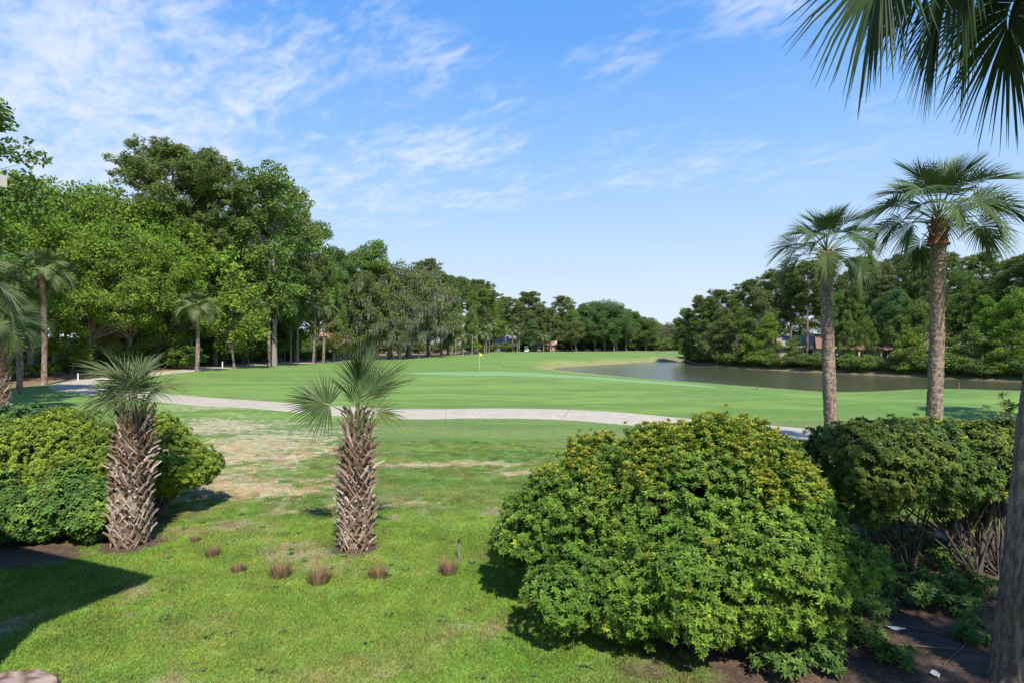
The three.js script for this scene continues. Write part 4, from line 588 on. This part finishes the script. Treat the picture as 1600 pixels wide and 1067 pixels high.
/* low seedlings and sprigs of the shrub bed on the right */
{
  const r = rng(808);
  for (const [px, py, s, k] of [[1430, 945, 0.55, 0], [1340, 1000, 0.4, 0], [1270, 1040, 0.45, 0], [1330, 930, 0.45, 0], [1385, 915, 0.5, 0], [1500, 960, 0.35, 0], [1480, 925, 0.5, 0], [1220, 1056, 0.4, 0], [1400, 1035, 0.25, 0], [1300, 905, 0.5, 0], [1520, 1000, 0.25, 0], [1350, 880, 0.6, 0], [1420, 870, 0.6, 0], [1470, 885, 0.55, 0], [1390, 850, 0.65, 0], [1310, 870, 0.55, 0], [1360, 955, 0.4, 0], [1310, 965, 0.4, 0], [1530, 935, 0.4, 0], [1290, 1000, 0.35, 0], [1240, 1015, 0.35, 0]]) {
    const d = EYE * FPX / (py - CY), x = pxX(px, d), g = new THREE.Group(), list = [], wood = newBuf(true);
    for (let i = 0; i < 46 * s / 0.4; i++) { const a = r() * 6.3, q = Math.sqrt(r()) * s * 0.85, p = new THREE.Vector3(Math.cos(a) * q, s * (0.25 + 0.5 * r()), Math.sin(a) * q); list.push({ p, n: new THREE.Vector3(Math.cos(a) * 0.5, 1, Math.sin(a) * 0.5).normalize(), a: r() * 6, s: 0.8 + 0.4 * r(), c: mix3([0.05, 0.115, 0.02], [0.10, 0.19, 0.03], r()) }); if (i % 4 === 0) tube(wood, [[p.x * 0.1, -0.03, p.z * 0.1, 0.008], [p.x * 0.6, p.y * 0.6, p.z * 0.6, 0.005], [p.x, p.y, p.z, 0.002]], 4); }
    part(g, 'stems', bufGeo(wood), barks.brown); instanced(g, 'foliage', roseA, bushLeaf, list); g.position.copy(at(x, d)); tag(g, 'seedling_plant', 'low leafy seedling on the bare earth under the shrubs', 'plant', 'seedlings under the shrubs');
  }
  // a leggy sapling behind the leaning palm, and sprigs beside its trunk
  const sprig = (x, d, pts, label) => { const g = new THREE.Group(), list = [], wood = newBuf(true); for (const tips of pts) { tube(wood, [[0, -0.05, 0, 0.012], [tips[0] * 0.5, tips[1] * 0.6, tips[2] * 0.5, 0.008], [tips[0], tips[1], tips[2], 0.003]], 5); for (let i = 0; i < 9; i++) { const t = 0.72 + 0.3 * r(); list.push({ p: new THREE.Vector3(tips[0] * t * t + (r() - 0.5) * 0.14, tips[1] * t + (r() - 0.5) * 0.12, tips[2] * t + (r() - 0.5) * 0.14), n: new THREE.Vector3(r() - 0.5, 0.8, r() - 0.5).normalize(), a: r() * 6, s: 0.9 + 0.4 * r(), c: mix3([0.055, 0.12, 0.022], [0.11, 0.17, 0.03], r()) }); } } part(g, 'stems', bufGeo(wood), barks.brown); instanced(g, 'foliage', roseA, bushLeaf, list); g.position.copy(at(x, d)); tag(g, 'sapling', label, 'plant'); };
  sprig(8.55, 9.8, [[-0.45, 2.85, 0], [-0.15, 2.75, 0.1], [0.1, 2.95, 0], [-0.3, 2.6, -0.1], [0.25, 2.7, 0.1], [-0.05, 3.0, 0]], 'leggy sapling rising above the flat-topped shrub by the leaning palm');
  sprig(6.0, 6.25, [[-0.15, 1.3, 0], [0.0, 1.75, 0.05], [-0.08, 2.05, 0], [0.08, 1.5, 0], [-0.12, 0.95, 0.1], [0.05, 1.95, 0.02]], 'leafy sprigs growing against the leaning palm trunk');
}
/* cut-back ornamental grass stubs in the lawn */
{
  const r = rng(911);
  const clumpGeo = (seed) => { const q = rng(seed), b = newBuf(); for (let i = 0; i < 260; i++) { const a = q() * 6.3, rr = Math.sqrt(q()) * 0.11, lean = 0.15 + rr * 4 * q(), h = 0.12 + 0.13 * q(), w = 0.003 + 0.003 * q(), x = Math.cos(a) * rr, z = Math.sin(a) * rr, tx = x + Math.cos(a) * lean * h, tz = z + Math.sin(a) * lean * h, n = b.pos.length / 3, k = 0.6 + 0.8 * q(), sx = -Math.sin(a) * w, sz = Math.cos(a) * w; b.pos.push(x - sx, -0.02, z - sz, x + sx, -0.02, z + sz, tx, h, tz); for (let e = 0; e < 3; e++) b.col.push(k, k * 0.95, k * 0.9); b.idx.push(n, n + 1, n + 2); } return bufGeo(b); };
  const geos = [clumpGeo(1), clumpGeo(2), clumpGeo(3)], mat = new THREE.MeshStandardMaterial({ color: C(0.20, 0.125, 0.075), roughness: 1, vertexColors: true, side: THREE.DoubleSide });
  for (const [px, py, s] of [[304, 850, 0.6], [332, 872, 0.85], [372, 896, 0.75], [437, 903, 1.15], [498, 911, 1.2], [591, 903, 0.95], [700, 897, 1.1]]) { const d = EYE * FPX / (py - CY), m = new THREE.Mesh(geos[Math.floor(r() * 3)], mat); m.position.copy(at(pxX(px, d), d)); m.rotation.y = r() * 6; m.scale.set(s * 1.25, s * 1.05, s * 1.25); tag(m, 'dry_grass_clump', s < 0.8 ? 'tiny dry brown cut-back grass clump in the lawn' : 'dry brown cut-back grass clump in the lawn', 'grass clump', 'row of cut-back grass clumps'); }
}
console.log('shrubs done');

/* ---------------------------------------------------------------- buildings */
function house(o, label) {
  const g = new THREE.Group(), w = o.w, dp = o.dp, h = o.h, rise = o.rise, ov = 0.5;
  part(g, 'wall', mergeGeometries([box(w, h, dp, 0, h / 2 - 0.1, 0)]), std(o.wall, 0.9));
  const gable = new THREE.Shape([new THREE.Vector2(-dp / 2, 0), new THREE.Vector2(dp / 2, 0), new THREE.Vector2(0, rise * 0.96)]), gg = new THREE.ExtrudeGeometry(gable, { depth: w - 0.02, bevelEnabled: false }); gg.rotateY(Math.PI / 2); gg.translate(-w / 2 + 0.01, h - 0.1, 0); part(g, 'gable', gg, std(o.wall, 0.9));
  const run = dp / 2 + ov, sl = Math.atan2(rise, dp / 2), len = run / Math.cos(sl), rm = std(o.roof, 0.9);
  const rows = Math.ceil(len / 0.45), rg = []; for (const e of [-1, 1]) for (let i = 0; i < rows; i++) { const b = new THREE.BoxGeometry(w + 2 * ov, 0.05, len / rows + 0.06); b.rotateX(0.05); b.translate(0, 0.06, (i + 0.5) * len / rows); b.rotateX(sl); b.translate(0, h - 0.1 + rise, 0); if (e < 0) b.rotateY(Math.PI); rg.push(b); }
  part(g, 'roof', mergeGeometries(rg), rm);
  const gl = new THREE.MeshPhysicalMaterial({ color: C(0.035, 0.045, 0.05), roughness: 0.08 }), fr = std(o.trim ?? [0.72, 0.70, 0.66], 0.6);
  for (const [x, y, ww, hh, dr] of o.wins) { const f = part(g, dr ? 'door' : 'window', mergeGeometries([box(ww + 0.2, 0.1, 0.08, x, y + hh / 2 + 0.05, dp / 2 + 0.03), box(ww + 0.2, 0.1, 0.1, x, y - hh / 2 - 0.05, dp / 2 + 0.04), box(0.1, hh, 0.08, x - ww / 2 - 0.05, y, dp / 2 + 0.03), box(0.1, hh, 0.08, x + ww / 2 + 0.05, y, dp / 2 + 0.03), box(0.05, hh, 0.06, x, y, dp / 2 + 0.03)]), fr); part(f, 'pane', box(ww, hh, 0.03, x, y, dp / 2 + 0.005), gl); }
  if (o.chimney) part(g, 'chimney', mergeGeometries([box(0.9, 1.8, 0.7, w * 0.22, h + rise * 0.8, -0.4), box(1.05, 0.15, 0.85, w * 0.22, h + rise * 0.8 + 0.95, -0.4)]), std(o.chimney, 0.9));
  if (o.porch) { const pg = [box(o.porch, 0.15, 2.2, 0, h * 0.86, dp / 2 + 1.15)]; part(g, 'porch_roof', mergeGeometries(pg), rm); for (let i = 0; i <= 4; i++) part(g, 'post', box(0.16, h * 0.84, 0.16, -o.porch / 2 + 0.15 + i * (o.porch - 0.3) / 4, h * 0.42 - 0.1, dp / 2 + 2.0), fr); }
  g.position.copy(at(o.x, o.d)); g.rotation.y = o.turn ?? 0; return tag(g, 'house', label, 'house');
}
const W = (n, w, y, ww, hh) => Array.from({ length: n }, (_, i) => [-w / 2 + (i + 0.5) * w / n, y, ww, hh]);
house({ x: pxX(1352, 93), d: 93, w: 13.5, dp: 9, h: 2.7, rise: 2.1, wall: [0.55, 0.46, 0.35], roof: [0.22, 0.13, 0.09], turn: -0.45, porch: 6, wins: [...W(5, 12.5, 1.35, 1.3, 1.7)] }, 'beige house with terracotta roof among the pines across the pond');
house({ x: pxX(1238, 108), d: 108, w: 9, dp: 8, h: 2.8, rise: 1.9, wall: [0.50, 0.46, 0.40], roof: [0.26, 0.22, 0.18], turn: -0.5, wins: W(3, 8.5, 1.4, 1.4, 1.5) }, 'pale house with grey roof half hidden behind tree trunks across the pond');
house({ x: pxX(1442, 96), d: 96, w: 9, dp: 8, h: 2.8, rise: 2.3, wall: [0.62, 0.58, 0.50], roof: [0.22, 0.135, 0.095], turn: -0.5, wins: W(3, 8.5, 1.4, 1.3, 1.5) }, 'cream house with red roof beside the beige house across the pond');
house({ x: pxX(272, 84), d: 84, w: 9, dp: 8, h: 2.9, rise: 2.2, wall: [0.62, 0.58, 0.52], roof: [0.27, 0.22, 0.18], turn: 0.5, wins: W(3, 8.5, 1.5, 1.4, 1.5) }, 'small white house glimpsed deep in the woods');
house({ x: pxX(535, 132), d: 132, w: 12, dp: 9, h: 3.2, rise: 2.6, wall: [0.50, 0.42, 0.34], roof: [0.31, 0.17, 0.11], turn: 0.4, wins: W(4, 11, 1.5, 1.4, 1.6) }, 'house with orange roof behind the two close palms');
house({ x: pxX(782, 222), d: 222, w: 11, dp: 9, h: 2.6, rise: 3.4, wall: [0.10, 0.12, 0.14], roof: [0.30, 0.30, 0.30], turn: 0.1, chimney: [0.5, 0.48, 0.45], wins: W(3, 10, 1.4, 1.6, 1.4) }, 'dark walled house with grey roof and chimney at the far end');
house({ x: pxX(849, 226), d: 226, w: 10, dp: 8, h: 2.6, rise: 1.8, wall: [0.33, 0.25, 0.19], roof: [0.36, 0.25, 0.19], turn: -0.1, wins: W(3, 9, 1.4, 1.5, 1.3) }, 'brown house with low roof behind the far golf cart');
/* own house: the corner of its roof edge shows at the left and shades the lawn */
{
  const g = new THREE.Group(), Hs = 5.42, cream = std([0.50, 0.45, 0.38], 0.8), L = 9;
  part(g, 'wall', box(L - 0.7, Hs, L - 0.7, -(L - 0.7) / 2 - 0.65, Hs / 2 - 0.1, (L - 0.7) / 2 + 0.65), std([0.48, 0.42, 0.34], 0.9));
  part(g, 'soffit', box(L, 0.05, L, -L / 2 - 0.02, Hs + 0.0, L / 2 + 0.02), cream);
  part(g, 'fascia', mergeGeometries([box(L, 0.17, 0.03, -L / 2, Hs + 0.12, 0.0), box(0.03, 0.17, L, 0.0, Hs + 0.12, L / 2 + 0.02)]), cream);
  part(g, 'gutter', mergeGeometries([box(L, 0.11, 0.1, -L / 2 + 0.06, Hs + 0.14, -0.07), box(0.1, 0.11, L, 0.07, Hs + 0.14, L / 2 + 0.0)]), std([0.55, 0.50, 0.43], 0.5));
  const roof = new THREE.ConeGeometry(L * 0.707, 2.2, 4, 1); roof.rotateY(Math.PI / 4); roof.translate(-L / 2, Hs + 0.23 + 1.1, L / 2); part(g, 'roof', roof, std([0.16, 0.14, 0.12], 0.9));
  g.position.set(-4.80, height(-4.8, 5.2) - 0.06, -5.2); g.rotation.y = -0.39; tag(g, 'house', 'near house whose cream gutter corner juts over the lawn', 'house');
}
/* ---------------------------------------------------------------- small things on the course and lawn */
{
  const fx = pxX(749, 72), fd = 72, g = new THREE.Group();
  part(g, 'pole', (() => { const q = new THREE.CylinderGeometry(0.022, 0.024, 2.25, 10); q.translate(0, 1.12, 0); return q; })(), std([0.75, 0.66, 0.08], 0.5));
  const fl = new THREE.PlaneGeometry(0.42, 0.30, 10, 4), p = fl.attributes.position; for (let i = 0; i < p.count; i++) { const u = p.getX(i) + 0.25; p.setXYZ(i, u * 0.72 + 0.02, p.getY(i) + 2.02 - u * 0.42, 0.05 * Math.sin(u * 14) * u * 3); } fl.computeVertexNormals(); part(g, 'flag', fl, std([0.80, 0.68, 0.04], 0.8, { side: THREE.DoubleSide }));
  g.position.copy(at(fx, fd)); tag(g, 'golf_flag', 'yellow golf flag on a pole in the putting green', 'flag');
  const cart = (px, d, turn, label) => {
    const c = new THREE.Group(), body = new THREE.Shape([[-1.15, 0.28], [1.1, 0.28], [1.2, 0.6], [0.95, 0.92], [0.55, 0.95], [0.45, 0.45], [-0.1, 0.45], [-0.15, 0.75], [-0.8, 0.78], [-1.15, 0.7]].map((q) => new THREE.Vector2(...q))), bg = new THREE.ExtrudeGeometry(body, { depth: 1.1, bevelEnabled: true, bevelSize: 0.04, bevelThickness: 0.04, bevelSegments: 2 }); bg.translate(0, 0, -0.55);
    part(c, 'body', bg, new THREE.MeshPhysicalMaterial({ color: C(0.72, 0.72, 0.70), roughness: 0.35, clearcoat: 0.5 })); part(c, 'seat', mergeGeometries([box(0.5, 0.14, 1.05, -0.42, 0.86, 0), box(0.12, 0.5, 1.05, -0.72, 1.12, 0)]), std([0.5, 0.47, 0.42], 0.7));
    part(c, 'roof', box(1.75, 0.07, 1.15, -0.2, 1.86, 0), std([0.75, 0.75, 0.73], 0.5)); for (const [x, z] of [[0.6, 0.5], [0.6, -0.5], [-0.95, 0.5], [-0.95, -0.5]]) { const q = new THREE.CylinderGeometry(0.025, 0.025, 1.1, 6); q.translate(x, 1.32, z); part(c, 'post', q, std([0.08, 0.08, 0.08], 0.5)); }
    for (const [x, z] of [[0.8, 0.52], [0.8, -0.52], [-0.8, 0.52], [-0.8, -0.52]]) { const t = new THREE.TorusGeometry(0.16, 0.075, 8, 18); t.translate(x, 0.235, z); const wv = part(c, 'wheel', t, std([0.03, 0.03, 0.03], 0.9)), q = new THREE.CylinderGeometry(0.11, 0.11, 0.09, 12); q.rotateX(Math.PI / 2); q.translate(x, 0.235, z); part(wv, 'rim', q, std([0.6, 0.6, 0.6], 0.4)); }
    part(c, 'golf_bag', (() => { const q = mergeGeometries([new THREE.CylinderGeometry(0.14, 0.13, 0.85, 10), new THREE.CylinderGeometry(0.14, 0.13, 0.85, 10).translate(0, 0, 0.5)]); q.rotateZ(0.25); q.translate(-1.2, 1.0, -0.25); return q; })(), std([0.05, 0.06, 0.12], 0.8));
    c.position.copy(at(pxX(px, d), d)); c.rotation.y = turn; tag(c, 'golf_cart', label, 'golf cart');
  };
  cart(823, 192, 1.35, 'white golf cart on the open fairway, larger of the pair'); cart(842, 214, 1.9, 'white golf cart farther off beside the far trees');
  const stake = (x, d, h, col, label, r = 0.035, grp = null) => { const q = new THREE.Group(), a = new THREE.CylinderGeometry(r, r, h, 8); a.translate(0, h / 2 - 0.05, 0); part(q, 'post', a, std(col, 0.7)); const t = new THREE.ConeGeometry(r * 1.15, 0.08, 8); t.translate(0, h - 0.01, 0); part(q, 'cap', t, std(col, 0.7)); q.position.copy(at(x, d)); tag(q, 'marker_stake', label, 'stake', grp); };
  stake(pxX(1183, 50), 50, 0.5, [0.27, 0.075, 0.035], 'red hazard stake at the crest before the open water', 0.045); stake(pxX(1499, 42.5), 42.5, 0.5, [0.27, 0.085, 0.04], 'red hazard stake near the water right of the thick palm', 0.045);
  stake(pxX(121, 49), 49, 0.7, [0.75, 0.74, 0.70], 'white marker stake at the bend of the cart path', 0.05); stake(pxX(347, 70), 70, 0.8, [0.7, 0.68, 0.64], 'white marker stake along the straight path by the straw bed', 0.07);
  { const d = EYE * FPX / (876 - CY), q = new THREE.Group(), a = new THREE.CylinderGeometry(0.012, 0.014, 0.34, 8); a.translate(0, 0.16, 0); part(q, 'riser', a, std([0.22, 0.25, 0.25], 0.6)); const t = new THREE.CylinderGeometry(0.026, 0.020, 0.06, 10); t.translate(0, 0.35, 0); part(q, 'nozzle', t, std([0.03, 0.03, 0.03], 0.5)); q.position.copy(at(pxX(717, d), d)); tag(q, 'sprinkler_riser', 'thin grey sprinkler riser with black nozzle in the lawn', 'sprinkler'); }
  const litter = (px, py, w, l, a, label, curl) => { const d = EYE * FPX / (py - CY), pg = new THREE.PlaneGeometry(l, w, 8, 4), pp = pg.attributes.position; for (let i = 0; i < pp.count; i++) pp.setZ(i, 0.02 + curl * (pp.getX(i) / l) ** 2 + 0.012 * Math.sin(pp.getY(i) * 40 + pp.getX(i) * 25)); pg.rotateX(-Math.PI / 2); pg.computeVertexNormals(); const m = new THREE.Mesh(pg, std([0.62, 0.62, 0.60], 0.8, { side: THREE.DoubleSide })); m.position.copy(at(pxX(px, d), d)); m.rotation.y = a; tag(m, 'paper_scrap', label, 'paper'); };
  litter(1400, 984, 0.07, 0.24, -0.35, 'long white paper scrap on the dark earth', 0.08); litter(1461, 1056, 0.09, 0.09, 0.6, 'small crumpled white scrap on the earth near the leaning trunk', 0.1);
  { const q = new THREE.IcosahedronGeometry(0.5, 5), pp = q.attributes.position, col = []; for (let i = 0; i < pp.count; i++) { const x = pp.getX(i), y = pp.getY(i), z = pp.getZ(i), n = fbm(x * 3 + 9, z * 3 + y * 2, 4), m = 0.85 + 0.35 * n; pp.setXYZ(i, x * m * 1.25, Math.min(y, 0.2 + 0.1 * n) * m * 0.55, z * m * 0.85); const f = fbm(x * 13 + 3, z * 13 - y * 9, 4), c = mix3([0.12, 0.065, 0.042], [0.34, 0.26, 0.215], ss(0.44, 0.56, f)); col.push(...c); } q.setAttribute('color', new THREE.Float32BufferAttribute(col, 3)); q.computeVertexNormals(); const m = new THREE.Mesh(q, new THREE.MeshStandardMaterial({ roughness: 1, vertexColors: true })); m.position.copy(at(-5.7, 6.42)); m.position.y += 0.02; m.scale.setScalar(0.8); tag(m, 'boulder', 'flat mottled pinkish-brown boulder at the lawn edge by the house', 'boulder'); }
  const rr = rng(31); // fallen sticks in the shrub bed
  for (let i = 0; i < 7; i++) { const px = 1290 + rr() * 240, py = 905 + rr() * 130, d = EYE * FPX / (py - CY), b = newBuf(true), l = 0.25 + 0.5 * rr(), a = rr() * 3.1; tube(b, [[-Math.cos(a) * l, 0.02, -Math.sin(a) * l, 0.011], [0, 0.035, 0.04 * rr(), 0.010], [Math.cos(a) * l, 0.02, Math.sin(a) * l, 0.005]], 5); const m = new THREE.Mesh(bufGeo(b), barks.brown); m.position.copy(at(pxX(px, d), d)); tag(m, 'fallen_stick', 'thin fallen stick on the earth under the flat-topped shrub', 'stick', 'fallen sticks in the shrub bed'); }
}
/* ---------------------------------------------------------------- grass blades and leaf litter near the house */
{
  const r = rng(4242), patch = (seed, n, R, h) => { const q = rng(seed), b = newBuf(); for (let i = 0; i < n; i++) { const a = q() * 6.3, rr = Math.sqrt(q()) * R, x = Math.cos(a) * rr, z = Math.sin(a) * rr, t = q() * 6.3, H = h * (0.5 + 0.8 * q()), l = H * (0.2 + 0.9 * q()), w = 0.0022 + 0.0016 * q(), dx = Math.cos(t), dz = Math.sin(t), k = 0.75 + 0.5 * q(), dry = q() < 0.16, c = dry ? [k * 1.16, k * 1.0, k * 1.15] : [k * (0.9 + 0.35 * q()), k, k * 0.9], n0 = b.pos.length / 3; b.pos.push(x - dz * w, -0.012, z + dx * w, x + dz * w, -0.012, z - dx * w, x + dx * l * 0.4 + dz * w * 0.8, H * 0.7, z + dz * l * 0.4 - dx * w * 0.8, x + dx * l, H, z + dz * l); for (let e = 0; e < 4; e++) b.col.push(...c); b.idx.push(n0, n0 + 1, n0 + 2, n0, n0 + 2, n0 + 3); } return bufGeo(b); };
  const mat = leafMat([1, 1, 1], 0.25), groups = [[], [], []], up = new THREE.Vector3(0, 1, 0);
  for (let d = 5.6; d < 23; d += 0.13) for (let x = -d * 0.98; x < Math.min(d * 0.98, 12); x += 0.13) {
    const X = x + (r() - 0.5) * 0.16, D = d + (r() - 0.5) * 0.16; if (soil(X, D) > 0.35 + 0.3 * r() || (D > 12 && r() < 0.35 + 0.35 * ss(12, 22, D)) || r() < thin(X, D) * 0.7) continue; 
    const c = landColour(X, D, null, false).map((v) => v * (1.1 + 0.5 * r())); groups[Math.floor(r() * 3)].push({ p: new THREE.Vector3(X, height(X, D), -D), n: up, a: r() * 6.3, s: (D > 12.5 ? 0.7 : 0.8) + 0.5 * r(), c });
  }
  const g = new THREE.Group(); [patch(1, 80, 0.15, 0.034), patch(2, 70, 0.15, 0.040), patch(3, 90, 0.15, 0.028)].forEach((geo, i) => instanced(g, 'blades', geo, mat, groups[i])); g.userData = {}; tag(g, 'grass', 'short green grass blades of the back lawn', 'grass', null, 'stuff');
  const lg = newBuf(); leaf(lg, 0, 0.006, 0, 0.035, 0.45, () => 0.5, 0.9, [1, 1, 1], 0.25); const needles = [], lf = bufGeo(lg);
  for (let i = 0; i < 9000; i++) { const left = i % 5 === 0, X = left ? -15 + r() * 8.5 : 0.6 + r() * 9, D = left ? 9.6 + r() * 4.5 : 5.6 + r() * 7; if (soil(X, D) < 0.3 && r() < 0.97) continue; needles.push({ p: new THREE.Vector3(X, height(X, D) + 0.004 + r() * 0.01, -D), n: new THREE.Vector3((r() - 0.5) * 0.8, 1, (r() - 0.5) * 0.8).normalize(), a: r() * 6.3, s: 0.6 + 1.0 * r(), c: mix3([0.13, 0.075, 0.045], [0.34, 0.22, 0.13], r()).map((v) => v * (0.6 + 0.8 * r())) }); }
  for (let i = 0; i < 420; i++) { const D = 6.2 + r() * 12, X = (r() - 0.55) * D * 1.5; needles.push({ p: new THREE.Vector3(X, height(X, D) + 0.028, -D), n: new THREE.Vector3((r() - 0.5) * 0.8, 1, (r() - 0.5) * 0.8).normalize(), a: r() * 6.3, s: 0.5 + 0.8 * r(), c: mix3([0.16, 0.09, 0.05], [0.42, 0.33, 0.2], r()) }); }
  const weeds = []; for (let i = 0; i < 150; i++) { const D = 6.2 + r() * 7, X = (r() - 0.55) * D * 1.5; if (soil(X, D) > 0.2) continue; weeds.push({ p: new THREE.Vector3(X, height(X, D) + 0.012, -D), n: up, a: r() * 6.3, s: 0.5 + 0.5 * r(), c: mix3([0.06, 0.13, 0.03], [0.11, 0.19, 0.05], r()) }); } instanced(g, 'weeds', roseC, bushLeaf, weeds);
  const lgp = new THREE.Group(); instanced(lgp, 'leaves', lf, leafMat([1, 1, 1], 0.1), needles); tag(lgp, 'fallen_leaves', 'brown fallen leaves scattered under the shrubs and on the lawn', 'leaves', null, 'stuff');
  console.log('blade patches', groups.map((q) => q.length).join(' '));
}
renderer.render(scene, camera);
